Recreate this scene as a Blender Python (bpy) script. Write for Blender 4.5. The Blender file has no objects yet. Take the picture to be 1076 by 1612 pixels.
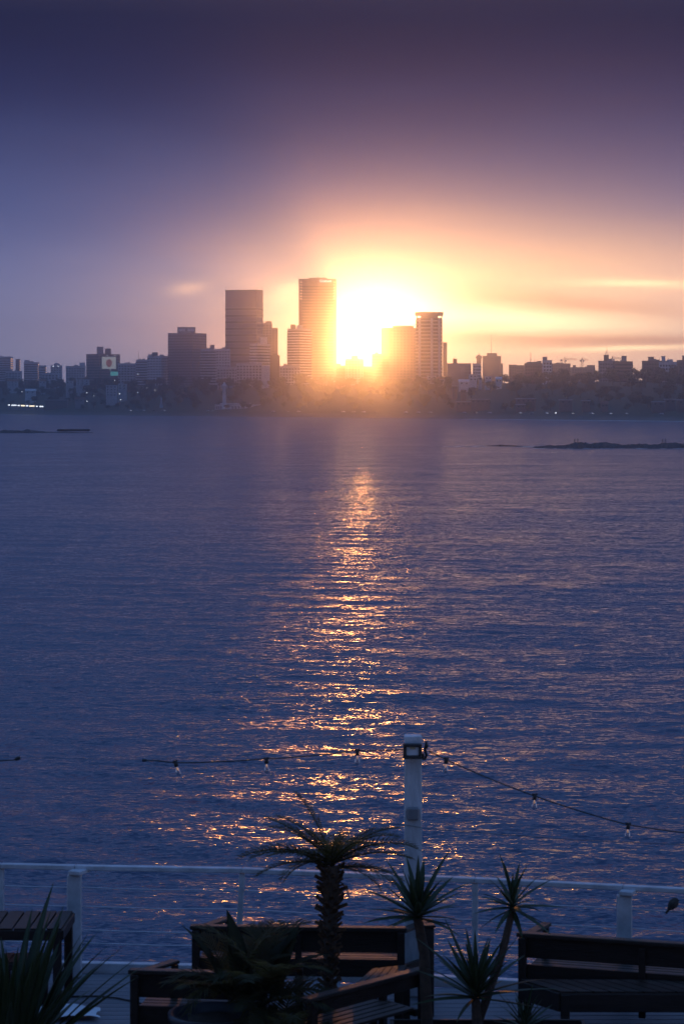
import bpy, math, random
import numpy as np
from mathutils import Vector, Matrix

random.seed(7)
rng = np.random.default_rng(7)
S = bpy.context.scene
COL = S.collection
R = math.radians

# ------------------------------------------------------------------ camera
F = 3806.0            # focal length in photograph pixels (an 85 mm lens)
CX, HY, CAMZ = 538.0, 630.0, 16.0
cam_d = bpy.data.cameras.new('camera')
cam = bpy.data.objects.new('camera', cam_d); COL.objects.link(cam)
cam.location = (0, 0, CAMZ); cam.rotation_euler = (R(90), 0, 0)
cam_d.sensor_fit = 'VERTICAL'; cam_d.sensor_height = 36.0; cam_d.lens = 36.0*F/1612.0
cam_d.shift_y = -(806-HY)/1612.0
cam_d.clip_start = 0.1; cam_d.clip_end = 30000
cam_d.dof.use_dof = True; cam_d.dof.focus_distance = 900; cam_d.dof.aperture_fstop = 8.0
S.camera = cam

# ------------------------------------------------------------------ sun, sky, exposure
SUN_AZ, SUN_EL = 0.42, 1.33         # degrees
SUN_STRENGTH = 0.25
NISHITA_STRENGTH = 0.05
az, el = R(SUN_AZ), R(SUN_EL)
sdir = Vector((math.sin(az)*math.cos(el), math.cos(az)*math.cos(el), math.sin(el)))
sun_d = bpy.data.lights.new('sun', 'SUN'); sun_d.energy = SUN_STRENGTH
sun_d.angle = R(0.5); sun_d.color = (1.0, 0.36, 0.09)
sun = bpy.data.objects.new('sun', sun_d); COL.objects.link(sun)
sun.location = (0, 100, 60); sun.rotation_euler = (-sdir).to_track_quat('-Z', 'Y').to_euler()

S.render.engine = 'CYCLES'
S.view_settings.view_transform = 'Standard'; S.view_settings.look = 'None'
S.view_settings.exposure = 0.16; S.view_settings.gamma = 1.0
S.view_settings.use_curve_mapping = False
S.cycles.max_bounces = 6; S.cycles.volume_bounces = 0; S.cycles.transparent_max_bounces = 8
S.cycles.glossy_bounces = 2; S.cycles.diffuse_bounces = 2
S.cycles.sample_clamp_indirect = 4.0; S.cycles.sample_clamp_direct = 60.0
S.cycles.caustics_reflective = False; S.cycles.caustics_refractive = False
S.cycles.use_denoising = True

class NT:
    """small helper to write node math"""
    def __init__(s, tree): s.t = tree; s.n = tree.nodes; s.l = tree.links
    def node(s, kind, **kw):
        n = s.n.new(kind)
        for k, v in kw.items(): setattr(n, k, v)
        return n
    def put(s, sock, v):
        if hasattr(v, 'is_output'): s.l.new(v, sock)
        elif isinstance(v, (tuple, list)) and len(v) == 3 and sock.type == 'RGBA': sock.default_value = (*v, 1)
        else: sock.default_value = v
    def m(s, op, a, b=None, c=None):
        n = s.node('ShaderNodeMath', operation=op); s.put(n.inputs[0], a)
        if b is not None: s.put(n.inputs[1], b)
        if c is not None: s.put(n.inputs[2], c)
        return n.outputs[0]
    def add(s, a, b): return s.m('ADD', a, b)
    def mul(s, a, b): return s.m('MULTIPLY', a, b)
    def sub(s, a, b): return s.m('SUBTRACT', a, b)
    def vm(s, op, a, b=None):
        n = s.node('ShaderNodeVectorMath', operation=op); s.put(n.inputs[0], a)
        if b is not None: s.put(n.inputs[3 if op == 'SCALE' else 1], b)
        return n.outputs[0]
    def scale(s, col, f): # colour constant x scalar socket
        n = s.node('ShaderNodeVectorMath', operation='SCALE'); s.put(n.inputs[0], col); s.put(n.inputs[3], f)
        return n.outputs[0]
    def mix(s, f, a, b):
        n = s.node('ShaderNodeMix', data_type='RGBA'); s.put(n.inputs[0], f); s.put(n.inputs[6], a); s.put(n.inputs[7], b)
        return n.outputs[2]
    def ramp(s, f, stops, interp='LINEAR'):
        n = s.node('ShaderNodeValToRGB'); e = n.color_ramp.elements; n.color_ramp.interpolation = interp
        while len(e) < len(stops): e.new(0.5)
        for q, (p, c) in zip(e, stops): q.position = p; q.color = (*c, 1)
        s.put(n.inputs[0], f); return n.outputs[0]
    def noise(s, vec, scale, detail=3, rough=0.5, dist=0.0):
        n = s.node('ShaderNodeTexNoise'); n.inputs['Scale'].default_value = scale
        n.inputs['Detail'].default_value = detail; n.inputs['Roughness'].default_value = rough
        n.inputs['Distortion'].default_value = dist
        if vec is not None: s.put(n.inputs['Vector'], vec)
        return n.outputs[0]
    def comb(s, x, y, z):
        n = s.node('ShaderNodeCombineXYZ')
        for q, v in zip(n.inputs, (x, y, z)): s.put(q, v)
        return n.outputs[0]
    def sep(s, v):
        n = s.node('ShaderNodeSeparateXYZ'); s.put(n.inputs[0], v); return n.outputs

world = bpy.data.worlds.new('World'); S.world = world; world.use_nodes = True
world.cycles.sampling_method = 'MANUAL'; world.cycles.sample_map_resolution = 512
def build_world():
    w = NT(world.node_tree); w.n.clear()
    out = w.node('ShaderNodeOutputWorld'); bg = w.node('ShaderNodeBackground')
    w.l.new(bg.outputs[0], out.inputs[0])
    tc = w.node('ShaderNodeTexCoord'); d = tc.outputs['Generated']
    x, y, z = w.sep(d)
    DEG = 180/math.pi
    A = w.mul(w.m('ARCTAN2', x, y), DEG)                  # azimuth, degrees right of west
    E = w.mul(w.m('ARCSINE', z), DEG)                     # elevation, degrees
    vec = w.comb(w.mul(A, 0.16), w.mul(E, 0.75), 3.1)
    n1 = w.noise(vec, 1.0, 3, 0.55)                       # broad, stretched cloud structure
    vec2 = w.comb(w.mul(A, 0.35), w.mul(E, 3.0), 9.7)
    n2 = w.noise(vec2, 1.0, 3, 0.6, 0.3)                  # thin streaks
    n1c = w.sub(n1, 0.5); n2c = w.sub(n2, 0.5)
    def gauss(a0, e0, sa, se, tilt=0.0, wob=0.0):
        da = w.sub(A, a0); de = w.sub(E, e0)
        if tilt: de = w.sub(de, w.mul(da, tilt))
        if wob: de = w.add(de, w.mul(n2c, wob))
        r2 = w.add(w.m('POWER', w.m('ABSOLUTE', w.m('DIVIDE', da, sa)), 2.0), w.m('POWER', w.m('ABSOLUTE', w.m('DIVIDE', de, se)), 2.0))
        return w.m('EXPONENT', w.mul(r2, -1.0))
    def expo(a0, e0, sa, se):
        da = w.m('DIVIDE', w.sub(A, a0), sa); de = w.m('DIVIDE', w.sub(E, e0), se)
        r = w.m('SQRT', w.add(w.mul(da, da), w.mul(de, de)))
        return w.m('EXPONENT', w.mul(r, -1.0))
    # dusk sky: mauve at the horizon, a dark slate cloud deck above it, clear blue dusk overhead
    En = w.m('MULTIPLY_ADD', n1c, 0.9, E)
    t = w.m('DIVIDE', w.m('MAXIMUM', En, 0.0), 90.0)
    base = w.ramp(t, SKY_RAMP, 'CARDINAL')
    sky = w.node('ShaderNodeTexSky', sky_type='NISHITA'); sky.sun_disc = False
    sky.sun_elevation = el; sky.sun_rotation = az; sky.altitude = 0; sky.dust_density = 2.0
    high = w.m('SMOOTH_MIN', 1.0, w.m('MAXIMUM', w.m('DIVIDE', w.sub(E, 9.0), 25.0), 0.0), 0.05)
    nish = w.scale(sky.outputs[0], w.mul(high, NISHITA_STRENGTH))
    total = w.vm('ADD', base, nish)
    def addc(total, col, f): return w.vm('ADD', total, w.scale(col, f))
    for (col, fn, args, mod) in GLOWS:
        f = (gauss if fn == 'g' else expo)(*args)
        if mod: f = w.mul(f, w.m('MULTIPLY_ADD', n2c if mod > 0 else n1c, abs(mod), 1.0))
        total = addc(total, col, f)
    # darker cloud bars crossing the glow
    for (args, depth) in BARS:
        g = w.mul(gauss(*args), depth)
        total = w.vm('MULTIPLY', total, w.mix(g, (1, 1, 1), (0.55, 0.36, 0.22)))
    for (col, args) in SLITS:
        total = addc(total, col, gauss(*args))
    # the dusk sky fades away from the sunset side
    toward = w.vm('DOT_PRODUCT', d, tuple(sdir))
    tn = [n for n in w.n if n.type == 'VECT_MATH' and n.operation == 'DOT_PRODUCT'][-1].outputs['Value']
    fade = w.m('MULTIPLY_ADD', w.m('SMOOTH_MAX', w.m('MULTIPLY_ADD', tn, 0.5, 0.5), 0.0, 0.1), 0.40, 0.60)
    total = w.scale(total, fade)
    w.l.new(total, bg.inputs[0]); bg.inputs[1].default_value = 1.0
def pxa(x): return (x-CX)/F*180/math.pi
def pxe(y): return (HY-y)/F*180/math.pi
def deg(p): return p/F*180/math.pi
SKY_RAMP = [(0.0, (0.325, 0.360, 0.550)), (1.6/90, (0.255, 0.290, 0.490)), (3.5/90, (0.118, 0.146, 0.320)),
            (6.3/90, (0.031, 0.041, 0.125)), (9.5/90, (0.007, 0.010, 0.040)), (14/90, (0.028, 0.066, 0.205)),
            (30/90, (0.080, 0.185, 0.475)), (1.0, (0.080, 0.185, 0.475))]
GLOWS = [  # colour, kind, (az, el, spread az, spread el), streak modulation
    ((1.50, 0.740, 0.140), 'g', (pxa(960), pxe(510), deg(430), deg(130)), -0.5),
    ((0.080, 0.033, 0.016), 'g', (pxa(1000), pxe(340), deg(400), deg(220)), -0.6),
    ((0.98, 0.470, 0.085), 'g', (pxa(680), pxe(480), deg(270), deg(120)), 0.5),
    ((0.20, 0.110, 0.035), 'g', (pxa(430), pxe(500), deg(300), deg(115)), 0.5),
    ((0.60, 0.36, 0.100), 'e', (pxa(600), pxe(495), deg(85), deg(52)), 0.3),
    ((1.8, 1.5, 0.95), 'g', (pxa(612), pxe(490), deg(84), deg(48)), 0.3),
    ((1.5, 1.2, 0.60), 'g', (pxa(800), pxe(505), deg(220), deg(18), -0.06, 0.25), 0.8),
]
BARS = [((pxa(960), pxe(536), deg(280), deg(11), -0.01, 0.12), 0.75),
        ((pxa(900), pxe(478), deg(170), deg(14), -0.09, 0.25), 0.45)]
SLITS = [((1.5, 1.1, 0.50), (pxa(990), pxe(549), deg(120), deg(4), 0.02, 0.10)),
         ((1.0, 0.70, 0.28), (pxa(1000), pxe(449), deg(85), deg(8), -0.02, 0.30)),
         ((0.62, 0.32, 0.10), (pxa(297), pxe(455), deg(30), deg(10), 0.10, 0.12)),
         ((0.80, 0.52, 0.20), (pxa(455), pxe(458), deg(26), deg(14), 0.25, 0.20))]
build_world()

# ------------------------------------------------------------------ builders
def P(x, y, D): return Vector(((x-CX)/F*D, D, CAMZ-(y-HY)/F*D))

class MB:
    def __init__(s): s.v = []; s.f = []
    def add(s, vs, fs):
        o = len(s.v); s.v += [tuple(q) for q in vs]; s.f += [tuple(i+o for i in q) for q in fs]; return s
    def box(s, c, d, rz=0.0):
        a, b, h = d[0]/2, d[1]/2, d[2]/2; cs, sn = math.cos(rz), math.sin(rz); vs = []
        for z in (-h, h):
            for X, Y in ((-a, -b), (a, -b), (a, b), (-a, b)):
                vs.append((c[0]+X*cs-Y*sn, c[1]+X*sn+Y*cs, c[2]+z))
        return s.add(vs, [(3, 2, 1, 0), (4, 5, 6, 7), (0, 1, 5, 4), (1, 2, 6, 5), (2, 3, 7, 6), (3, 0, 4, 7)])
    def bbox(s, c, d, rz=0.0, b=0.01):
        """box with chamfered edges"""
        cs, sn = math.cos(rz), math.sin(rz); vs = []; h = [q/2 for q in d]; b = min(b, min(h)*0.6)
        idx = {}
        for sx in (-1, 1):
            for sy in (-1, 1):
                for sz in (-1, 1):
                    for ax in range(3):
                        p = [sx*h[0], sy*h[1], sz*h[2]]
                        for k in range(3):
                            if k != ax: p[k] -= (sx, sy, sz)[k]*b
                        idx[(sx, sy, sz, ax)] = len(vs)
                        vs.append((c[0]+p[0]*cs-p[1]*sn, c[1]+p[0]*sn+p[1]*cs, c[2]+p[2]))
        fs = []; g = lambda *k: idx[k]
        for sx in (-1, 1): fs.append((g(sx, -1, -1, 0), g(sx, 1, -1, 0), g(sx, 1, 1, 0), g(sx, -1, 1, 0))[::sx])
        for sy in (-1, 1): fs.append((g(-1, sy, -1, 1), g(-1, sy, 1, 1), g(1, sy, 1, 1), g(1, sy, -1, 1))[::sy])
        for sz in (-1, 1): fs.append((g(-1, -1, sz, 2), g(1, -1, sz, 2), g(1, 1, sz, 2), g(-1, 1, sz, 2))[::sz])
        for a in (-1, 1):
            for q in (-1, 1):
                fs.append((g(a, q, -1, 0), g(a, q, 1, 0), g(a, q, 1, 1), g(a, q, -1, 1)))
                fs.append((g(a, -1, q, 0), g(a, 1, q, 0), g(a, 1, q, 2), g(a, -1, q, 2)))
                fs.append((g(-1, a, q, 1), g(1, a, q, 1), g(1, a, q, 2), g(-1, a, q, 2)))
                for e in (-1, 1): fs.append((g(a, q, e, 0), g(a, q, e, 1), g(a, q, e, 2)))
        return s.add(vs, fs)
    def bar(s, p, q, w, h, b=0.006):
        """chamfered bar from p to q: width w (sideways), height h"""
        p, q = Vector(p), Vector(q); d = q-p; L = d.length; d.normalize()
        side = d.cross(Vector((0, 0, 1)))
        side = Vector((1, 0, 0)) if side.length < 1e-4 else side.normalized()
        up = side.cross(d); c = (p+q)/2
        t = MB(); t.bbox((0, 0, 0), (w, L, h), 0, b)
        return s.add([c+side*X+d*Y+up*Z for X, Y, Z in t.v], t.f)
    def prism(s, poly, z0, z1):
        n = len(poly); vs = [(x, y, z0) for x, y in poly]+[(x, y, z1) for x, y in poly]
        return s.add(vs, [tuple(range(n-1, -1, -1)), tuple(range(n, 2*n))]+[(i, (i+1) % n, (i+1) % n+n, i+n) for i in range(n)])
    def tube(s, pts, rad, n=8, flat=None):
        pts = [Vector(p) for p in pts]; k = len(pts)
        if not hasattr(rad, '__len__'): rad = [rad]*k
        vs = []; prev = None
        for i, p in enumerate(pts):
            d = (pts[min(i+1, k-1)]-pts[max(i-1, 0)]).normalized()
            if prev is None: a = d.cross(Vector((0, 0, 1))) if abs(d.z) < 0.95 else d.cross(Vector((0, 1, 0)))
            else: a = prev-d*prev.dot(d)
            a.normalize(); prev = a; b = d.cross(a)
            for j in range(n):
                th = 2*math.pi*j/n
                vs.append(p+(a*math.cos(th)+b*math.sin(th)*(flat if flat else 1))*rad[i])
        fs = [tuple(range(n-1, -1, -1)), tuple((k-1)*n+j for j in range(n))]
        for i in range(k-1):
            for j in range(n): fs.append((i*n+j, i*n+(j+1) % n, (i+1)*n+(j+1) % n, (i+1)*n+j))
        return s.add(vs, fs)
    def lathe(s, prof, n=16, c=(0, 0, 0)):
        k = len(prof); vs = [(c[0]+r*math.cos(2*math.pi*j/n), c[1]+r*math.sin(2*math.pi*j/n), c[2]+z) for r, z in prof for j in range(n)]
        fs = [tuple(range(n-1, -1, -1)), tuple((k-1)*n+j for j in range(n))]
        for i in range(k-1):
            for j in range(n): fs.append((i*n+j, i*n+(j+1) % n, (i+1)*n+(j+1) % n, (i+1)*n+j))
        return s.add(vs, fs)
    def mesh(s, name, mat, smooth=False):
        me = bpy.data.meshes.new(name); me.from_pydata(s.v, [], s.f); me.update()
        if mat: me.materials.append(mat)
        if smooth: me.shade_smooth()
        return me
    def build(s, name, mat, parent=None, smooth=False, loc=(0, 0, 0), rz=0.0):
        return put(s.mesh(name, mat, smooth), name, parent, loc, rz)

def put(me, name, parent=None, loc=(0, 0, 0), rz=0.0):
    o = bpy.data.objects.new(name, me); COL.objects.link(o)
    o.location = loc; o.rotation_euler = (0, 0, rz)
    if parent: o.parent = parent
    return o
def tag(o, label=None, cat=None, group=None, kind=None):
    if label: o['label'] = label
    if cat: o['category'] = cat
    if group: o['group'] = group
    if kind: o['kind'] = kind
    return o
def thing(name, label, cat, loc=(0, 0, 0), rz=0.0, group=None):
    o = bpy.data.objects.new(name, None); COL.objects.link(o); o.empty_display_size = 0.2
    o.location = loc; o.rotation_euler = (0, 0, rz)
    return tag(o, label, cat, group)
def dup(root, loc, rz=0.0, label=None, scale=None):
    r = root.copy(); COL.objects.link(r); r.location = loc; r.rotation_euler = (0, 0, rz)
    if scale: r.scale = scale
    if label: r['label'] = label
    for ch in list(root.children):
        c = ch.copy(); COL.objects.link(c); c.parent = r
        for g in list(ch.children):
            e = g.copy(); COL.objects.link(e); e.parent = c
    return r
ORD = ['first', 'second', 'third', 'fourth', 'fifth', 'sixth', 'seventh', 'eighth', 'ninth', 'tenth', 'eleventh', 'twelfth',
       'thirteenth', 'fourteenth', 'fifteenth', 'sixteenth', 'seventeenth', 'eighteenth', 'nineteenth', 'twentieth',
       'twenty-first', 'twenty-second', 'twenty-third', 'twenty-fourth', 'twenty-fifth', 'twenty-sixth', 'twenty-seventh', 'twenty-eighth']

# ------------------------------------------------------------------ materials
def mat(name, col, rough=0.7, var=0.25, scale=2.0, metal=0.0, bump=0.0, bscale=20.0, stretch=None, spec=0.5, col2=None, trans=0.0):
    m = bpy.data.materials.new(name); m.use_nodes = True; w = NT(m.node_tree)
    b = m.node_tree.nodes['Principled BSDF']
    tc = w.node('ShaderNodeTexCoord'); v = tc.outputs['Object']
    if stretch:
        mp = w.node('ShaderNodeMapping'); mp.inputs['Scale'].default_value = stretch; w.l.new(v, mp.inputs[0]); v = mp.outputs[0]
    n = w.noise(v, scale, 4, 0.6)
    lo = tuple(c*(1-var) for c in col); hi = col2 if col2 else tuple(min(c*(1+var), 0.95) for c in col)
    w.l.new(w.ramp(n, [(0.3, lo), (0.7, hi)]), b.inputs['Base Color'])
    b.inputs['Roughness'].default_value = rough; b.inputs['Metallic'].default_value = metal
    b.inputs['Specular IOR Level'].default_value = spec
    if bump:
        bn = w.node('ShaderNodeBump'); bn.inputs['Strength'].default_value = bump; bn.inputs['Distance'].default_value = 0.02
        w.l.new(w.noise(v, bscale, 5, 0.6), bn.inputs['Height']); w.l.new(bn.outputs[0], b.inputs['Normal'])
    return m
def emit(name, col, s):
    m = bpy.data.materials.new(name); m.use_nodes = True; t = m.node_tree; t.nodes.clear()
    o = t.nodes.new('ShaderNodeOutputMaterial'); e = t.nodes.new('ShaderNodeEmission')
    e.inputs[0].default_value = (*col, 1); e.inputs[1].default_value = s; t.links.new(e.outputs[0], o.inputs[0]); return m
M = dict(
    white=mat('painted_white', (0.78, 0.80, 0.82), 0.6, 0.15, 0.15),
    pale=mat('pale_render', (0.62, 0.63, 0.66), 0.75, 0.2, 0.12),
    grey=mat('grey_concrete', (0.36, 0.35, 0.37), 0.8, 0.2, 0.12),
    brown=mat('brown_brick', (0.26, 0.18, 0.16), 0.8, 0.2, 0.2),
    slate=mat('slate_cladding', (0.20, 0.19, 0.23), 0.5, 0.15, 0.1),
    dark=mat('dark_facade', (0.075, 0.065, 0.07), 0.5, 0.2, 0.1),
    glass=mat('window_glass', (0.03, 0.035, 0.045), 0.15, 0.2, 0.3),
    roof=mat('roof_felt', (0.16, 0.15, 0.15), 0.9, 0.2, 0.3),
    tile=mat('roof_tiles', (0.26, 0.12, 0.08), 0.8, 0.25, 1.0),
    steel=mat('crane_steel', (0.30, 0.18, 0.06), 0.6, 0.1, 1.0),
    metal=mat('dark_metal', (0.06, 0.06, 0.065), 0.5, 0.2, 3.0),
    bark=mat('bark', (0.10, 0.075, 0.055), 0.9, 0.3, 3.0),
    leaf1=mat('foliage_dark', (0.050, 0.065, 0.030), 0.8, 0.35, 0.25),
    leaf2=mat('foliage_mid', (0.070, 0.080, 0.035), 0.8, 0.35, 0.25),
    leaf3=mat('foliage_brown', (0.085, 0.070, 0.040), 0.8, 0.35, 0.25),
    lamp=emit('lamp_light', (0.85, 0.92, 1.0), 2.0),
    lampw=emit('lamp_light_warm', (1.0, 0.86, 0.62), 2.4),
    sign=emit('lit_sign', (1.0, 0.95, 0.88), 1.6),
    rail=mat('rail_paint', (0.56, 0.58, 0.60), 0.4, 0.25, 6.0, bump=0.08, bscale=60),
    pole=mat('pole_paint', (0.60, 0.62, 0.64), 0.6, 0.32, 9.0, bump=0.45, bscale=50, stretch=(1, 1, 0.22)),
    wire=mat('steel_wire', (0.55, 0.57, 0.6), 0.35, 0.1, 5.0, metal=0.6),
    deck=mat('deck_boards', (0.15, 0.16, 0.18), 0.55, 0.25, 3.0, bump=0.3, bscale=30, stretch=(0.15, 3, 3)),
    wood=mat('dark_wood', (0.024, 0.014, 0.009), 0.5, 0.4, 3.0, bump=0.35, bscale=25, stretch=(0.4, 4, 4), spec=0.3),
    wood2=mat('worn_wood', (0.038, 0.025, 0.017), 0.45, 0.4, 3.0, bump=0.35, bscale=25, stretch=(0.4, 4, 4), spec=0.3),
    black=mat('black_plastic', (0.02, 0.02, 0.022), 0.45, 0.2, 8.0),
    grey_pl=mat('grey_plastic', (0.22, 0.22, 0.23), 0.5, 0.1, 8.0),
    pot=mat('glazed_pot', (0.035, 0.035, 0.045), 0.35, 0.3, 4.0),
    soil=mat('soil', (0.05, 0.035, 0.025), 0.95, 0.4, 20.0),
    palm=mat('palm_leaf', (0.035, 0.045, 0.018), 0.65, 0.4, 6.0, spec=0.25),
    palmdry=mat('palm_dry', (0.14, 0.075, 0.035), 0.8, 0.4, 8.0),
    yucca=mat('yucca_leaf', (0.055, 0.085, 0.030), 0.42, 0.3, 3.0),
    ptrunk=mat('palm_trunk', (0.085, 0.055, 0.035), 0.9, 0.4, 14.0, bump=0.6, bscale=40),
    cloth=mat('white_cloth', (0.70, 0.72, 0.75), 0.85, 0.08, 3.0),
    rock=mat('wet_rock', (0.085, 0.048, 0.040), 0.8, 0.4, 0.25, bump=0.5, bscale=1.5),
    foam=mat('surf_foam', (0.75, 0.78, 0.8), 0.8, 0.1, 1.0),
    tealb=emit('teal_panel', (0.10, 0.45, 0.50), 0.55),
    carw=mat('car_white', (0.62, 0.63, 0.65), 0.3, 0.05, 1.0), cars=mat('car_silver', (0.35, 0.36, 0.38), 0.3, 0.05, 1.0, metal=0.5),
    card=mat('car_dark', (0.06, 0.06, 0.075), 0.3, 0.05, 1.0), tyre=mat('tyre', (0.02, 0.02, 0.02), 0.9, 0.2, 4.0),
)
def backlit(m, col, f):
    """thin leaf: part of the light passes through"""
    t = m.node_tree; b = t.nodes['Principled BSDF']; o = [n for n in t.nodes if n.type == 'OUTPUT_MATERIAL'][0]
    tr = t.nodes.new('ShaderNodeBsdfTranslucent'); tr.inputs[0].default_value = (*col, 1); mx = t.nodes.new('ShaderNodeMixShader'); mx.inputs[0].default_value = f
    t.links.new(b.outputs[0], mx.inputs[1]); t.links.new(tr.outputs[0], mx.inputs[2]); t.links.new(mx.outputs[0], o.inputs[0])
backlit(M['palm'], (0.26, 0.17, 0.05), 0.45); backlit(M['yucca'], (0.11, 0.15, 0.035), 0.35); backlit(M['palmdry'], (0.30, 0.15, 0.05), 0.4)
def ground_mat():
    m = bpy.data.materials.new('far_shore_ground'); m.use_nodes = True; w = NT(m.node_tree); b = m.node_tree.nodes['Principled BSDF']
    geo = w.node('ShaderNodeNewGeometry'); pos = geo.outputs['Position']; z = w.sep(pos)[2]
    n = w.noise(pos, 0.03, 5, 0.6)
    grass = w.ramp(n, [(0.3, (0.045, 0.05, 0.028)), (0.7, (0.09, 0.085, 0.05))])
    sand = w.ramp(w.noise(pos, 0.05, 4, 0.6), [(0.3, (0.12, 0.10, 0.085)), (0.7, (0.19, 0.165, 0.14))])
    f = w.m('SMOOTH_MIN', 1.0, w.m('MAXIMUM', w.m('DIVIDE', w.sub(w.add(z, w.mul(n, 2.0)), 3.0), 2.0), 0.0), 0.1)
    w.l.new(w.mix(f, sand, grass), b.inputs['Base Color']); b.inputs['Roughness'].default_value = 0.95
    return m

# ------------------------------------------------------------------ far shore terrain
def shore_y(x): return 652.0+11.0*min(max(x, -400), 1500)/1076.0
def Ds(x): return CAMZ*F/(shore_y(x)-HY)
HT = [(-60, -3.0), (0, 0.0), (14, 1.2), (26, 3.0), (34, 4.2), (60, 4.4), (66, 5.2), (130, 9), (230, 20), (340, 30), (520, 33), (900, 34), (1600, 35)]
def hz(t): return float(np.interp(t, [a for a, b in HT], [b for a, b in HT]))

def build_terrain():
    xs = np.concatenate([np.arange(-2600, -100, 100), np.arange(-100, 1180, 12), np.arange(1180, 3700, 100)])
    ts = np.array([-60, -20, -6, 0, 6, 14, 20, 26, 34, 44, 60, 66, 90, 130, 180, 230, 280, 340, 420, 520, 700, 900, 1200, 1600], float)
    vs = []; fs = []; nt = len(ts)
    for i, x in enumerate(xs):
        j1 = math.sin(x*0.013)*10+math.sin(x*0.05+1)*4+math.sin(x*0.21)*1.5
        for t in ts:
            D = Ds(x)+t+(j1*0.25 if t < 30 else 0)
            h = hz(t)
            if t > 100: h += 2.0*math.sin(x*0.011+t*0.01)+1.2*math.sin(x*0.037+2+t*0.02)
            elif 0 < t < 30: h += 0.25*math.sin(x*0.17)+0.2*math.sin(x*0.41+t)
            vs.append(((x-CX)/F*D, D, h))
    for i in range(len(xs)-1):
        for j in range(nt-1): fs.append((i*nt+j, (i+1)*nt+j, (i+1)*nt+j+1, i*nt+j+1))
    me = bpy.data.meshes.new('far_shore_ground'); me.from_pydata(vs, [], fs); me.materials.append(ground_mat()); me.shade_smooth()
    tag(put(me, 'far_shore_ground'), kind='structure')
    # coast road, laid on the terrain
    road = MB()
    asph = mat('asphalt', (0.05, 0.05, 0.052), 0.85, 0.2, 0.5)
    rx = np.arange(-1200, 2300, 12)
    for a, b in zip(rx[:-1], rx[1:]):
        q = []
        for x, t in ((a, 42), (b, 42), (b, 57), (a, 57)):
            D = Ds(x)+t; q.append(((x-CX)/F*D, D, hz(t)+0.12))
        road.add(q, [(0, 1, 2, 3)])
    tag(road.build('coast_road', asph), kind='structure')
build_terrain()

# ------------------------------------------------------------------ water
def water_mat():
    m = bpy.data.materials.new('sea_water'); m.use_nodes = True; w = NT(m.node_tree); b = m.node_tree.nodes['Principled BSDF']
    b.inputs['Base Color'].default_value = (0.028, 0.055, 0.120, 1); b.inputs['IOR'].default_value = 1.333
    b.inputs['Roughness'].default_value = 0.13
    geo = w.node('ShaderNodeNewGeometry'); pos = geo.outputs['Position']
    mp = w.node('ShaderNodeMapping'); mp.inputs['Rotation'].default_value = (0, 0, R(19)); mp.inputs['Scale'].default_value = (0.45, 1.0, 1.0)
    w.l.new(pos, mp.inputs[0]); v = mp.outputs[0]
    wind = w.noise(pos, 0.018, 2, 0.6)                      # gusts roughen patches of the sea
    def slopes(scale, detail, amp, dist=0.3):
        n = w.node('ShaderNodeTexNoise'); n.inputs['Scale'].default_value = scale; n.inputs['Detail'].default_value = detail
        n.inputs['Distortion'].default_value = dist; w.l.new(v, n.inputs['Vector'])
        c = w.vm('SUBTRACT', n.outputs['Color'], (0.5, 0.5, 0.5))
        return w.vm('MULTIPLY', c, (amp*1.1, amp, 0.0))
    sl = w.vm('ADD', w.vm('ADD', slopes(9.5, 1, 0.95), slopes(3.2, 2, 0.95)), w.vm('ADD', slopes(0.9, 1, 0.19), w.vm('ADD', slopes(0.16, 1, 0.20), slopes(0.045, 1, 0.11))))
    sl = w.scale(sl, w.m('MULTIPLY_ADD', wind, 0.6, 0.70))
    sx_, sy_, sz_ = w.sep(sl); sl = w.comb(w.add(sx_, w.mul(sy_, 0.35)), w.sub(sy_, 0.13), 0.0)   # crests run slightly askew to the shore
    nn = w.vm('NORMALIZE', w.vm('ADD', geo.outputs['Normal'], sl))
    w.l.new(nn, b.inputs['Normal'])
    return m
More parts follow.
